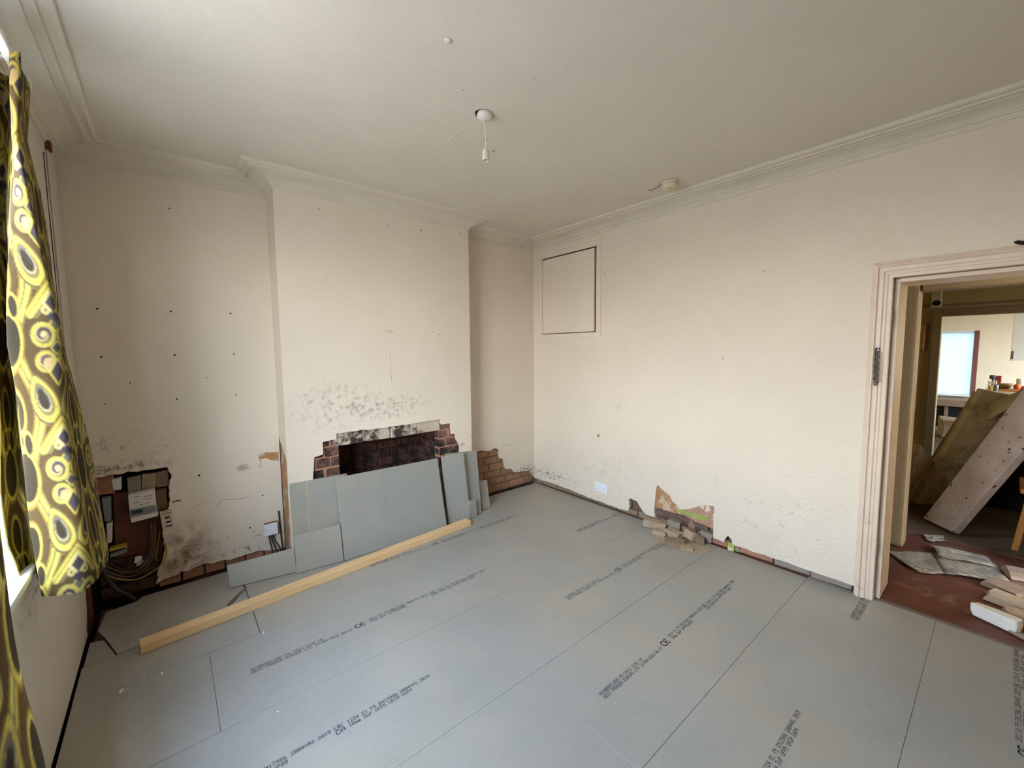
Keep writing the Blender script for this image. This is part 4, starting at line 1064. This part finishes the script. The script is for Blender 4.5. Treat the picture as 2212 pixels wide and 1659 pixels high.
# dust fan under the rubble
V, F = [], []; cd_ = wp((1470, 1172), 2, 0); n = 26
V.append((cd_.x, cd_.y, 0.006))
for ring, (rr, zz) in enumerate(((0.6, 0.004), (1.0, 0.0005))):
    for k in range(n):
        t = 2 * math.pi * k / n; q = rr * random.uniform(0.85, 1.1)
        V.append((min(cd_.x + 0.13 * q * math.cos(t), -0.012), cd_.y + 0.24 * q * math.sin(t), zz))
for k in range(n):
    F.append((0, 1 + k, 1 + (k + 1) % n)); F.append((1 + k, 1 + n + k, 1 + n + (k + 1) % n, 1 + (k + 1) % n))
tag(mesh_obj('plaster_dust', V, F, M['stone'], None, True), 'fan of tan plaster dust under the rubble heap', 'dust', kind='stuff')

# ---- security chain on the architrave
ch = empty('door_chain', (-0.03, -2.90, 1.27), 'steel security chain hanging on the left door architrave', 'chain')
c0, c1 = wp((1894, 757), 0, -0.03), wp((1891, 830), 0, -0.03)
box('keeper_plate', (-0.032, c0.y - 0.010, c0.z - 0.012), (-0.022, c0.y + 0.010, c0.z + 0.020), M['steel'], ch, 0.002)
nl = 11
for k in range(nl):
    t = (k + 0.3) / nl; c_ = c0.lerp(c1, t); V, F = [], []; hh, ww = 0.0185, 0.0125
    A, B = 18, 6
    for i in range(A):
        a = 2 * math.pi * i / A; cx, cz = ww * math.cos(a), hh * math.sin(a)
        for j in range(B):
            b = 2 * math.pi * j / B; q = 0.0034
            rx, rz, ry = (cx + q * math.cos(b) * math.cos(a)), (cz + q * math.cos(b) * math.sin(a)), q * math.sin(b)
            ang = math.radians(20 if k % 2 else -65)
            V.append((c_.x - 0.007 + rx * math.sin(ang) + ry * math.cos(ang), c_.y + rx * math.cos(ang) - ry * math.sin(ang), c_.z + rz))
    for i in range(A):
        for j in range(B):
            F.append((i * B + j, ((i + 1) % A) * B + j, ((i + 1) % A) * B + (j + 1) % B, i * B + (j + 1) % B))
    mesh_obj('chain_link', V, F, M['steel'], ch, True)
hk = empty('coat_hook', (-0.02, -3.40, 2.0), 'dark metal hook above the door at the right edge', 'hook')
hz = wp((2204, 528), 0, -0.02)
tube('hook_arm', [(-0.004, hz.y - 0.06, hz.z + 0.01), (-0.02, hz.y - 0.02, hz.z + 0.004), (-0.028, hz.y + 0.008, hz.z + 0.010), (-0.030, hz.y + 0.012, hz.z + 0.018)], 0.009, M['black'], hk, 8, 4)
box('hook_plate', (-0.008, hz.y - 0.10, hz.z - 0.03), (-0.0005, hz.y - 0.05, hz.z + 0.04), M['black'], hk, 0.003)

# ---- things in the hall and the rooms beyond
def bentsheet(name, px, m_, label, amp=0.008, seed=0, z=0.0, cat='newspaper', group='newspapers on the hall floor'):
    """newspaper sheet: 4 corner pixels on the hall floor, gently crumpled"""
    rnd = random.Random(seed); P = [wp(p, 2, z) for p in px]; n = 12; V, F = [], []
    ph = [rnd.uniform(0, 6) for _ in range(4)]
    for i in range(n + 1):
        for j in range(n + 1):
            u, v = i / n, j / n
            p = P[0].lerp(P[1], u).lerp(P[3].lerp(P[2], u), v)
            zz = z + 0.004 + amp * (1 + math.sin(u * 7 + ph[0]) * math.cos(v * 5 + ph[1]) + 0.5 * math.sin(11 * v + ph[2] + 4 * u)) * 0.6
            V.append((p.x + 0.01 * math.sin(v * 9 + ph[3]), p.y + 0.01 * math.cos(u * 8 + ph[0]), max(zz, z + 0.001)))
    for i in range(n):
        for j in range(n):
            a = i * (n + 1) + j; F.append((a, a + n + 1, a + n + 2, a + 1))
    o = mesh_obj(name, V, F, m_, None, True)
    sm = o.modifiers.new('thick', 'SOLIDIFY'); sm.thickness = 0.0015; sm.offset = 1
    return tag(o, label, cat, group)
bentsheet('newspaper_sheet', [(1986, 1240), (2060, 1246), (2015, 1195), (1908, 1188)], M['newsprint'], 'open newspaper sheet nearest the door post on the hall floor', 0.006, 1)
bentsheet('newspaper_sheet', [(2045, 1243), (2185, 1262), (2150, 1222), (2020, 1196)], M['newsprint'], 'long newspaper sheet along the middle of the hall floor', 0.006, 2, 0.006)
bentsheet('newspaper_sheet', [(2030, 1205), (2145, 1224), (2120, 1200), (2010, 1178)], M['newsprint'], 'grey pictured newspaper sheet at the back of the hall papers', 0.010, 3, 0.022)
bentsheet('newspaper_scrap', [(2005, 1172), (2036, 1172), (2034, 1158), (1994, 1157)], M['newsprint'], 'small torn newspaper scrap behind the hall sheets', 0.008, 4, 0.004)
HG = 'rubble on the hall floor'
chunk('white squared plaster block at the front of the hall rubble', (2150, 1348), 0.06, 0.17, 0.07, a90(-20), M['flake'], seed=21, group=HG)
chunk('long tan slab lying behind the white block in the hall', (2192, 1312), 0.12, 0.20, 0.045, a90(-15), S, seed=22, group=HG)
chunk('tan broken lump right of the white block in the hall', (2200, 1352), 0.09, 0.10, 0.05, a90(10), S, dx=0.06, seed=23, group=HG)
chunk('grey wooden sliver lowest in the hall rubble', (2185, 1366), 0.035, 0.16, 0.016, a90(-35), SG, seed=24, group=HG)
chunk('brown rubble lump at the back of the hall rubble', (2172, 1276), 0.14, 0.16, 0.035, a90(-25), SB, seed=25, group=HG)
chunk('crumpled brown lump beside the newspapers in the hall', (2206, 1250), 0.11, 0.14, 0.05, a90(15), M['stone_brown'], seed=26, group=HG)
# big slabs leaning in the middle room
def bigslab(label, floor_px, top_px, xoff, width_x, t, m_, parent=None):
    """bottom edge on the floor at two pixels, top edge at the same depth; leans towards the right hand wall"""
    B = [wp(floor_px[0], 2, 0.006), wp(floor_px[1], 2, 0.006)]
    Tt = [wp(top_px[0], 0, B[0].x + xoff), wp(top_px[1], 0, B[1].x + xoff)]
    n = (B[1] - B[0]).cross(Tt[0] - B[0]).normalized()
    if n.x < 0: n = -n
    V = [B[0], B[1], Tt[1], Tt[0]]; V += [v + n * t for v in V]
    zm = min(v.z for v in V); V = [v + Vector((0, 0, 0.006 - zm)) for v in V]
    o = mesh_obj('leaning_slab', V, [(0, 1, 2, 3), (7, 6, 5, 4), (0, 4, 5, 1), (1, 5, 6, 2), (2, 6, 7, 3), (3, 7, 4, 0)], m_); fix_normals(o); bevel(o, 0.008, 2)
    return tag(o, label, 'slab', 'old slabs leaning beyond the hall')
bigslab('wide pitted plaster slab leaning in front beyond the hall', [(1993, 1124), (2056, 1154)], [(2232, 815), (2330, 835)], 0.05, 0, 0.06, M['pitted'])
bigslab('olive brown board leaning behind the pitted slab', [(1978, 1090), (2024, 1090)], [(2124, 842), (2205, 858)], 0.0, 0, 0.05, M['slab_olive'])
bigslab('pale olive plank leaning along the left of the olive board', [(1985, 1064), (2012, 1060)], [(2113, 848), (2132, 850)], -0.05, 0, 0.04, M['slab_olive'])
bigslab('short square-ended board leaning nearest the door post', [(1938, 1100), (1985, 1080)], [(1990, 962), (2026, 1008)], 0.0, 0, 0.05, M['slab_olive'])
bigslab('thin dark-edged lath showing behind the slabs', [(1990, 1030), (2006, 1030)], [(2072, 905), (2084, 906)], -0.1, 0, 0.03, M['card'])
# dust sheet over the slab tops
p0 = wp((2128, 862), 0, 2.05); V, F = [], []; n = 14
for i in range(n + 1):
    for j in range(n + 1):
        u, v = i / n, j / n
        yy = p0.y - 0.02 - 0.62 * u; base = 1.05 + 0.16 * math.sin(min(1, u * 2.0) * 1.5) + 0.02 * math.sin(u * 17 + v * 3)
        V.append((1.98 + 0.5 * v, yy, base - 0.42 * abs(v - 0.35) ** 1.4 - 0.20 * max(0, 0.25 - u)))
for i in range(n):
    for j in range(n):
        a = i * (n + 1) + j; F.append((a, a + n + 1, a + n + 2, a + 1))
o = mesh_obj('dust_sheet', V, F, M['slab_olive'], None, True)
sm = o.modifiers.new('thick', 'SOLIDIFY'); sm.thickness = 0.03
tag(o, 'tan dusty sheet thrown over the tops of the leaning slabs', 'sheet')
# added chest-shaped dark mass, standing in for the deep shade behind the slabs
cs_ = empty('added_dark_chest', (3.0, -3.75, 0.0), 'added dark chest standing in for the deep shade behind the leaning slabs', 'chest')
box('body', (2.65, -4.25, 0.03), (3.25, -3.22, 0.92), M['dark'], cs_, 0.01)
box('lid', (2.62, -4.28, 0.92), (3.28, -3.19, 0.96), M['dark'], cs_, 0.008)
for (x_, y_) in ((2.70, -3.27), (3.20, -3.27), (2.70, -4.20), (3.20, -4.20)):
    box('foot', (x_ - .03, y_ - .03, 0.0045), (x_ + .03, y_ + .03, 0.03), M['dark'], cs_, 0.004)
# chair leg on the right
cl = empty('wooden_chair', (1.62, -3.62, 0.0), 'orange pine chair leg at the right edge beyond the hall', 'chair')
for (x_, y_) in ((1.57, -3.50), (1.57, -3.86), (1.93, -3.52), (1.93, -3.88)):
    hexa('leg', [(x_ - .018, y_ - .018, .004), (x_ + .018, y_ - .018, .004), (x_ + .018, y_ + .018, .004), (x_ - .018, y_ + .018, .004)],
         [(x_ - .018, y_ - .068, .44), (x_ + .018, y_ - .068, .44), (x_ + .018, y_ - .032, .44), (x_ - .018, y_ - .032, .44)], M['orange_wood'], cl, 0.004)
box('seat', (1.52, -3.97, 0.44), (1.98, -3.50, 0.475), M['orange_wood'], cl, 0.01, 2)
box('backrest', (1.95, -3.97, 0.60), (1.975, -3.50, 0.86), M['orange_wood'], cl, 0.008, 2)
for y_ in (-3.94, -3.54):
    box('back_post', (1.948, y_ - 0.016, 0.475), (1.978, y_ + 0.016, 0.88), M['orange_wood'], cl, 0.004)
# alarm sounder and wooden plaque on the yellow wall
al = empty('wall_speaker', (X3, -2.78, 1.96), 'small cream wall speaker with a black oval above the far door', 'speaker')
a0, a1 = wp((2012, 632), 0, X3 - 0.05), wp((2033, 663), 0, X3 - 0.05)
box('case', (X3 - 0.06, a1.y, a1.z), (X3 - 0.0005, a0.y, a0.z + 0.05), M['cream_plastic'], al, 0.012, 2)
V, F = [], []; cy_, cz_ = (a0.y + a1.y) / 2 - 0.006, a1.z + 0.05; n = 20
for k in range(n):
    t = 2 * math.pi * k / n; V.append((X3 - 0.064, cy_ + 0.036 * math.cos(t), cz_ + 0.032 * math.sin(t)))
for k in range(n):
    t = 2 * math.pi * k / n; V.append((X3 - 0.058, cy_ + 0.038 * math.cos(t), cz_ + 0.034 * math.sin(t)))
fix_normals(mesh_obj('grille', V, [tuple(range(n)), tuple(range(n, 2 * n))] + [(k, (k + 1) % n, (k + 1) % n + n, k + n) for k in range(n)], M['black'], al))
q0, q1 = wp((1975, 702), 0, X3), wp((2003, 757), 0, X3)
pq = empty('wooden_plaque', (X3, (q0.y + q1.y) / 2, q1.z), 'orange brown wooden box on the yellow wall left of the far door', 'box')
box('front_board', (X3 - 0.03, q1.y + 0.03, q1.z), (X3 - 0.012, q0.y, q0.z), M['orange_wood'], pq, 0.003)
box('side_board', (X3 - 0.012, q1.y, q1.z - 0.01), (X3 - 0.0005, q0.y, q0.z + 0.01), M['card'], pq, 0.003)
# kitchen furniture and the clutter on its table
kt = empty('kitchen_table', (6.3, -3.75, 0.0), 'pale table carrying clutter in the far kitchen', 'table')
TZ = 0.86
box('tabletop', (5.9, -4.35, TZ - 0.035), (6.6, -3.20, TZ), M['kitchen_wall'], kt, 0.006)
for (x_, y_) in ((5.95, -3.26), (6.55, -3.26), (5.95, -4.29), (6.55, -4.29)):
    box('leg', (x_ - .025, y_ - .025, 0.001), (x_ + .025, y_ + .025, TZ - 0.035), M['kitchen_wall'], kt, 0.004)
def ky(px): return wp((px, 815), 0, 6.0).y
rk = empty('slatted_crate', (6.05, ky(2144), TZ), 'small white slatted crate at the left end of the kitchen table', 'crate')
for k in range(3):
    box('slat', (5.98, ky(2154), TZ + 0.004 + 0.05 * k), (5.99, ky(2136), TZ + 0.034 + 0.05 * k), M['kitchen_wall'], rk, 0.002)
for q in (2137, 2153):
    box('corner_post', (5.991, ky(q) - 0.008, TZ + 0.001), (6.01, ky(q) + 0.008, TZ + 0.15), M['kitchen_wall'], rk, 0.002)
box('crate_base', (5.991, ky(2153), TZ + 0.001), (6.15, ky(2137), TZ + 0.012), M['card'], rk, 0.002)
bl_m = mat('blue_plastic', srgb(54, 62, 88), 0.5); rd_m = mat('red_plastic', srgb(150, 44, 44), 0.5); or_m = mat('orange_skin', srgb(206, 96, 54), 0.5); ye_m = mat('yellow_tin', srgb(222, 190, 84), 0.5)
bw_m = mat('wicker_bowl', srgb(128, 104, 60), 0.8, 0.2, 40)
tag(lathe('wicker_bowl', [(0.076, 0.075), (0.080, 0.072), (0.070, 0.036), (0.048, 0.003), (0.036, 0.0)], (6.08, ky(2172), TZ + 0.0315), bw_m, None, 20), 'round brown wicker bowl in the middle of the kitchen table', 'bowl')
dr_ = empty('cordless_drill', (6.2, ky(2142), TZ), 'dark blue drill behind the slatted crate', 'drill')
tube('body', [(6.2, ky(2137), TZ + 0.19), (6.2, ky(2150), TZ + 0.19)], 0.03, bl_m, dr_, 10, 0)
box('grip', (6.18, ky(2147), TZ + 0.03), (6.22, ky(2142), TZ + 0.17), bl_m, dr_, 0.006)
box('battery', (6.16, ky(2149), TZ + 0.001), (6.24, ky(2140), TZ + 0.04), bl_m, dr_, 0.006)
tag(lathe('yellow_tin', [(0.022, 0.07), (0.024, 0.068), (0.024, 0.002), (0.022, 0.0)], (5.94, ky(2143), TZ + 0.001), ye_m, None, 16), 'yellow tin in front of the slatted crate', 'tin')
tag(lathe('grey_cup', [(0.022, 0.09), (0.024, 0.088), (0.020, 0.002), (0.019, 0.0)], (5.94, ky(2154), TZ + 0.001), M['grey_plastic'], None, 16), 'grey cup left of the wicker bowl', 'cup')
tag(box('red_box', (6.3, ky(2164), TZ + 0.001), (6.42, ky(2148), TZ + 0.20), rd_m, None, 0.006), 'dark red box behind the wicker bowl', 'box')
tag(lathe('orange', [(0.005, 0.08), (0.028, 0.072), (0.04, 0.04), (0.028, 0.008), (0.005, 0.0)], (6.0, ky(2199), TZ + 0.0315), or_m, None, 16), 'orange fruit right of the wicker bowl', 'fruit')
tag(lathe('white_mug', [(0.038, 0.10), (0.04, 0.098), (0.036, 0.002), (0.034, 0.0)], (6.15, ky(2206), TZ + 0.08), M['white_gloss'], None, 16), 'white mug at the right end of the kitchen table', 'mug')
tag(box('wooden_board', (5.93, -3.75, TZ + 0.0005), (6.25, ky(2162), TZ + 0.03), M['orange_wood'], None, 0.004), 'wooden chopping board under the wicker bowl', 'chopping board')
tag(box('tea_box', (6.08, ky(2230), TZ + 0.031), (6.22, ky(2196), TZ + 0.078), rd_m, None, 0.004), 'flat red box under the white mug', 'box')
kc = empty('wall_cabinet', (6.5, -3.70, 1.28), 'white wall cabinet at the upper right in the far kitchen', 'cabinet')
c0_, c1_ = wp((2190, 688), 0, 6.4), wp((2203, 779), 0, 6.4)
box('door', (6.38, -3.95, c1_.z), (6.40, c0_.y, 1.98), M['window_white'], kc, 0.003)
box('carcass', (6.40, -3.95, c1_.z), (6.72, c0_.y - 0.03, 1.98), M['purple_wood'], kc, 0.003)
box('bracket', (6.36, c0_.y - 0.03, c1_.z + 0.02), (6.38, c0_.y - 0.005, c1_.z + 0.14), M['steel'], kc, 0.002)
sb_ = empty('low_sideboard', (7.75, -2.55, 0.0), 'dark low sideboard beneath the kitchen window', 'sideboard')
box('top', (7.50, -3.10, 0.44), (8.0, -2.0, 0.56), M['stone_brown'], sb_, 0.006)
box('body', (7.56, -3.05, 0.06), (8.0, -2.05, 0.44), M['black'], sb_, 0.004)
for y_ in (-3.06, -2.74, -2.42, -2.09):
    box('divider', (7.53, y_ - 0.025, 0.0), (7.58, y_ + 0.025, 0.44), M['stone_brown'], sb_, 0.004)
box('plinth', (7.54, -3.05, 0.0), (7.98, -2.05, 0.055), M['stone_brown'], sb_, 0.003)
chunk('pale tied sack on the floor beyond the far door', (2075, 930), 0.36, 0.40, 0.30, a90(10), S, dx=-0.9, seed=31, name='sack', cat='sack', group=None)

# ---- curtain rail and curtains
cr = empty('curtain_rail', (-3.47, -2.1, 2.43), 'white curtain rail above the window at the left edge', 'curtain rail')
box('track', (-3.480, -2.93, 2.430), (-3.455, -1.16, 2.452), M['white_gloss'], cr, 0.003)
box('end_stop', (-3.486, -1.16, 2.424), (-3.449, -1.13, 2.458), M['white_gloss'], cr, 0.004)
for y_ in (-1.25, -2.1, -2.90):
    box('bracket', (-W - 0.0, y_ - 0.012, 2.452), (-3.46, y_ + 0.012, 2.462), M['white_gloss'], cr, 0.002)

_k = lambda r, g, b: np.array(srgb(r, g, b)[:3])
YEL, OCH, GLD, OLV = _k(180, 164, 72), _k(118, 94, 40), _k(66, 48, 24), _k(92, 86, 60)
NAV, BLK, PCH, PAL, GRY = _k(48, 44, 58), _k(28, 22, 20), _k(160, 136, 94), _k(180, 166, 112), _k(86, 84, 76)
def soft_pattern(u, v):
    '''averages a few samples so that the bands of the print melt into each other like dye'''
    acc = 0
    for du, dv_ in ((0, 0), (0.007, 0.005), (-0.007, 0.004), (0.004, -0.008), (-0.005, -0.006)): acc = acc + pattern(u + du, v + dv_)
    return acc / 5
def pattern(u, v):
    """psychedelic paisley; u, v in pattern periods, mirrored about u = 0 and u = 0.36"""
    HU = 0.36
    u = np.abs((u + HU) % (2 * HU) - HU); v = v % 1.0
    col = np.empty(u.shape + (3,)); col[:] = GLD
    def put(mask, c): col[mask] = c
    def dv(c): return (v - c + 0.5) % 1.0 - 0.5
    # flowing ogee bands between the columns
    w_ = u - (0.235 + 0.075 * np.cos(2 * np.pi * (v - 0.05)))
    put(np.abs(w_) < 0.066, BLK); put(np.abs(w_) < 0.056, OCH); put(np.abs(w_) < 0.034, YEL); put(np.abs(w_ - 0.008) < 0.010, OLV); put(np.abs(w_ + 0.044) < 0.005, OLV)
    # black almonds on the outer axis
    for c, a, b in ((0.05, 0.085, 0.17), (0.56, 0.060, 0.13)):
        e = np.sqrt(((u - HU) / a) ** 2 + (dv(c) / b) ** 2)
        put(e < 1.45, OCH); put(e < 1.28, YEL); put(e < 1.1, BLK)
    e = np.sqrt(((u - 0.30) / 0.035) ** 2 + (dv(0.80) / 0.08) ** 2); put(e < 1.25, YEL); put(e < 1.0, BLK)
    # spirals
    for c0, cv, R0 in ((0.098, 0.0, 0.098), (0.085, 0.195, 0.085)):
        x, y = u - c0, dv(cv); r = np.hypot(x, y); th = np.arctan2(y, x)
        put(r < R0 * 1.06, BLK); put(r < R0, OLV); put(r < R0 * 0.93, YEL); put(r < R0 * 0.82, OCH); put(r < R0 * 0.77, YEL); put(r < R0 * 0.68, OLV); put(r < R0 * 0.60, NAV)
        sp = (r / R0 - 0.16 * (th / (2 * np.pi)))
        arm = (2.1 * r / R0 + th / (2 * np.pi)) % 1.0
        put((r < R0 * 0.66) & (arm < 0.42), PCH); put((r < R0 * 0.66) & (arm > 0.36) & (arm < 0.46), BLK); put(r < R0 * 0.20, PAL)
    e = np.hypot(u - 0.055, dv(0.215)); put(e < 0.050, PCH); 
    # centre diamonds
    for c, a, b, k in ((0.095, 0.04, 0.045, NAV), (0.275, 0.055, 0.085, NAV), (0.92, 0.045, 0.05, GRY)):
        e = u / a + np.abs(dv(c)) / b; put(e < 1.25, YEL); put(e < 1.0, k)
    # tear drops
    ang = math.radians(-20); x0, y0 = u - 0.125, dv(0.47)
    x, y = x0 * math.cos(ang) - y0 * math.sin(ang), x0 * math.sin(ang) + y0 * math.cos(ang)
    wd = 0.25 + 0.85 * np.sqrt(np.clip((y + 0.19) / 0.34, 0, 1))
    e = np.sqrt((x / (0.105 * wd)) ** 2 + (y / 0.185) ** 2)
    put(e < 1.14, OCH); put(e < 1.08, BLK); put(e < 1.03, GRY); put(e < 0.97, YEL); put(e < 0.86, OCH); put(e < 0.83, YEL); put(e < 0.72, OLV); put(e < 0.66, OCH); put(e < 0.60, GRY)
    put((e < 0.52) & (y > -0.06), PAL); put(e < 0.46, NAV); put((e < 0.40) & (x > -0.02), BLK)
    # chevron and star under the drops
    s = dv(0.655) - 1.15 * u
    m = (u < 0.21) & (dv(0.70) > -0.12) & (dv(0.74) < 0.14)
    put(m & (np.abs(s) < 0.090), BLK); put(m & (np.abs(s) < 0.080), OCH); put(m & (np.abs(s) < 0.055), YEL); put(m & (np.abs(s + 0.02) < 0.008), OLV); put(m & (s > 0.03) & (s < 0.065), OLV)
    e = u / 0.055 + np.abs(dv(0.765)) / 0.065; put(e < 1.5, PAL); put(e < 1.0, NAV)
    e = np.hypot(u - 0.06, dv(0.82)); put(e < 0.032, PAL); put(e < 0.015, OCH)
    e = u / 0.07 + np.abs(dv(0.865)) / 0.04; put(e < 1.0, NAV)
    return col

def fabric_material():
    m, nt, b = nodes_of('paisley_curtain_cotton')
    at = nt.nodes.new('ShaderNodeVertexColor'); at.layer_name = 'print'
    n = noise(nt, 500, 2, 0.5, coords(nt, False)); c = mix(nt, math_node(nt, 'MULTIPLY', n.outputs[0], 0.22), at.outputs[0], srgb(120, 100, 50))
    nt.links.new(c, b.inputs['Base Color']); b.inputs['Roughness'].default_value = 0.8
    b.inputs['Specular IOR Level'].default_value = 0.2
    tr = nt.nodes.new('ShaderNodeBsdfTranslucent'); nt.links.new(c, tr.inputs[0])
    mx = nt.nodes.new('ShaderNodeMixShader'); mx.inputs[0].default_value = 0.10
    nt.links.new(b.outputs[0], mx.inputs[1]); nt.links.new(tr.outputs[0], mx.inputs[2])
    nt.links.new(mx.outputs[0], nt.nodes['Material Output'].inputs[0])
    return m
M['fabric'] = fabric_material()
M['lining'] = mat('cream_lining', srgb(226, 220, 180), 0.8, 0.04, 30)

def line_x(px, y):
    P = sorted(((wp(p, 1, y).z, wp(p, 1, y).x) for p in px))
    return lambda z: float(np.interp(z, [p[0] for p in P], [p[1] for p in P]))

def cloth(name, cols, axis_col, ztop, nseg, nrow, rep, v0, parent):
    """cols: list of (x(z), y(z), hem z). Smooth folds through the columns, print laid out by arc length from axis_col"""
    K = len(cols); ns = (K - 1) * nseg + 1
    V = np.zeros((nrow + 1, ns, 3)); U = np.zeros((nrow + 1, ns)); VV = np.zeros((nrow + 1, ns))
    tt = np.linspace(0, K - 1, ns)
    hemz = np.interp(tt, range(K), [c[2] for c in cols])
    def cr1(vals):
        p = np.concatenate([[2 * vals[0] - vals[1]], vals, [2 * vals[-1] - vals[-2]]])
        i = np.minimum(tt.astype(int), K - 2); f = tt - i
        a, b, c, d = p[i], p[i + 1], p[i + 2], p[i + 3]
        return 0.5 * (2 * b + (c - a) * f + (2 * a - 5 * b + 4 * c - d) * f * f + (3 * b - a - 3 * c + d) * f ** 3)
    for r in range(nrow + 1):
        s = r / nrow
        zr = ztop + (0.69 - ztop) * s
        X = cr1(np.array([c[0](zr) for c in cols])); Y = cr1(np.array([c[1](zr) for c in cols]))
        Z = ztop + (hemz - ztop) * s
        X = X + 0.004 * np.sin(9 * Z + tt * 2.3); Y = Y + 0.006 * np.sin(7 * Z + tt * 1.7)
        V[r, :, 0], V[r, :, 1], V[r, :, 2] = X, Y, Z
        al_ = np.concatenate([[0], np.cumsum(np.hypot(np.diff(X), np.diff(Y)))])
        U[r] = (al_ - al_[axis_col * nseg]) / (0.66 * rep); VV[r] = (v0 - Z) / rep
    n = ns; idx = np.arange((nrow + 1) * n).reshape(nrow + 1, n)
    F = np.stack([idx[:-1, :-1], idx[1:, :-1], idx[1:, 1:], idx[:-1, 1:]], -1).reshape(-1, 4)
    o = mesh_obj(name, V.reshape(-1, 3), F.tolist(), M['fabric'], parent, True)
    ca = o.data.color_attributes.new('print', 'FLOAT_COLOR', 'POINT')
    col = np.ones((V.shape[0] * n, 4), np.float32); col[:, :3] = soft_pattern(U.reshape(-1), VV.reshape(-1))
    ca.data.foreach_set('color', col.ravel())
    return o, V
LPX = [(-50, 100), (-42, 500), (-24, 780), (-14, 900), (-4, 1100), (8, 1215), (30, 1275)]
BPX = [(22, 90), (23, 300), (22, 750), (35, 850), (60, 1050), (90, 1285)]
APX = [(42, 120), (44, 300), (66, 420), (98, 600), (118, 700), (150, 1000), (174, 1250)]
RPX = [(64, 130), (62, 300), (88, 420), (112, 600), (151, 790), (186, 950), (217, 1100), (238, 1200)]
const = lambda y: (lambda z: y)
xL, xB, xA, xR = line_x(LPX, -1.30), line_x(BPX, -1.36), line_x(APX, -1.375), line_x(RPX, -1.17)
cols = [(lambda z: xL(z) - 0.01, const(-1.06), 0.76), (lambda z: xL(z), const(-1.30), 0.745), (lambda z: 0.5 * (xL(z) + xB(z)) - 0.005, const(-1.20), 0.73),
        (lambda z: xB(z) - 0.004, const(-1.335), 0.705), (lambda z: xB(z) + 0.006, const(-1.372), 0.70), (xA, const(-1.385), 0.683), (lambda z: 0.45 * xA(z) + 0.55 * xR(z), const(-1.32), 0.69),
        (xR, const(-1.17), 0.725), (lambda z: xR(z) - 0.03, const(-1.06), 0.74), (lambda z: xR(z) - 0.075, const(-1.10), 0.74)]
cur = empty('curtain', (-3.47, -1.25, 0.69), 'yellow and black swirl-patterned curtain hanging full length at the left edge', 'curtain', 'patterned window curtains')
zs1, zs2 = wp((84, 723), 1, -1.37).z, wp((128, 1011), 1, -1.38).z
REP = zs1 - zs2
fab, VF = cloth('fabric', cols, 5, 2.425, 46, 560, REP, zs2, cur)
# cream lining turned along the window-side edge
P = [Vector(VF[r, 46 * 1 - 12]) for r in range(0, 561, 20)]
V, F = [], []
for p in P: V += [p + Vector((-0.012, -0.030, 0)), p + Vector((0.016, -0.046, 0)), p + Vector((0.018, -0.040, 0)), p + Vector((-0.010, -0.024, 0))]
for i in range(len(P) - 1):
    for k in range(4): F.append((4 * i + k, 4 * i + (k + 1) % 4, 4 * i + 4 + (k + 1) % 4, 4 * i + 4 + k))
fix_normals(mesh_obj('lining', V, F, M['lining'], cur))
# the other curtain, mostly outside the frame
NPX = [(-60, 800), (0, 1150), (24, 1292), (50, 1440), (92, 1633)]
xN = line_x(NPX, -2.46)
def xN_(z): return min(xN(z), -3.33)
cols2 = [(lambda z: xN(z) - 0.02, const(-2.40), 0.66), (lambda z: xN(z) - 0.002, const(-2.46), 0.66), (lambda z: xN(z) - 0.03, const(-2.545), 0.66), (lambda z: xN(z) - 0.075, const(-2.48), 0.67),
         (lambda z: xN(z) - 0.06, const(-2.55), 0.67), (lambda z: xN(z) - 0.10, const(-2.51), 0.68), (lambda z: xN(z) - 0.06, const(-2.58), 0.68), (lambda z: xN(z) - 0.11, const(-2.56), 0.68), (lambda z: xN(z) - 0.08, const(-2.62), 0.68)]
cu2 = empty('curtain', (-3.42, -2.7, 0.66), 'patterned curtain fold in shadow at the lower left corner, nearest the camera', 'curtain', 'patterned window curtains')
cloth('fabric', cols2, 2, 2.425, 26, 330, REP, zs2, cu2)
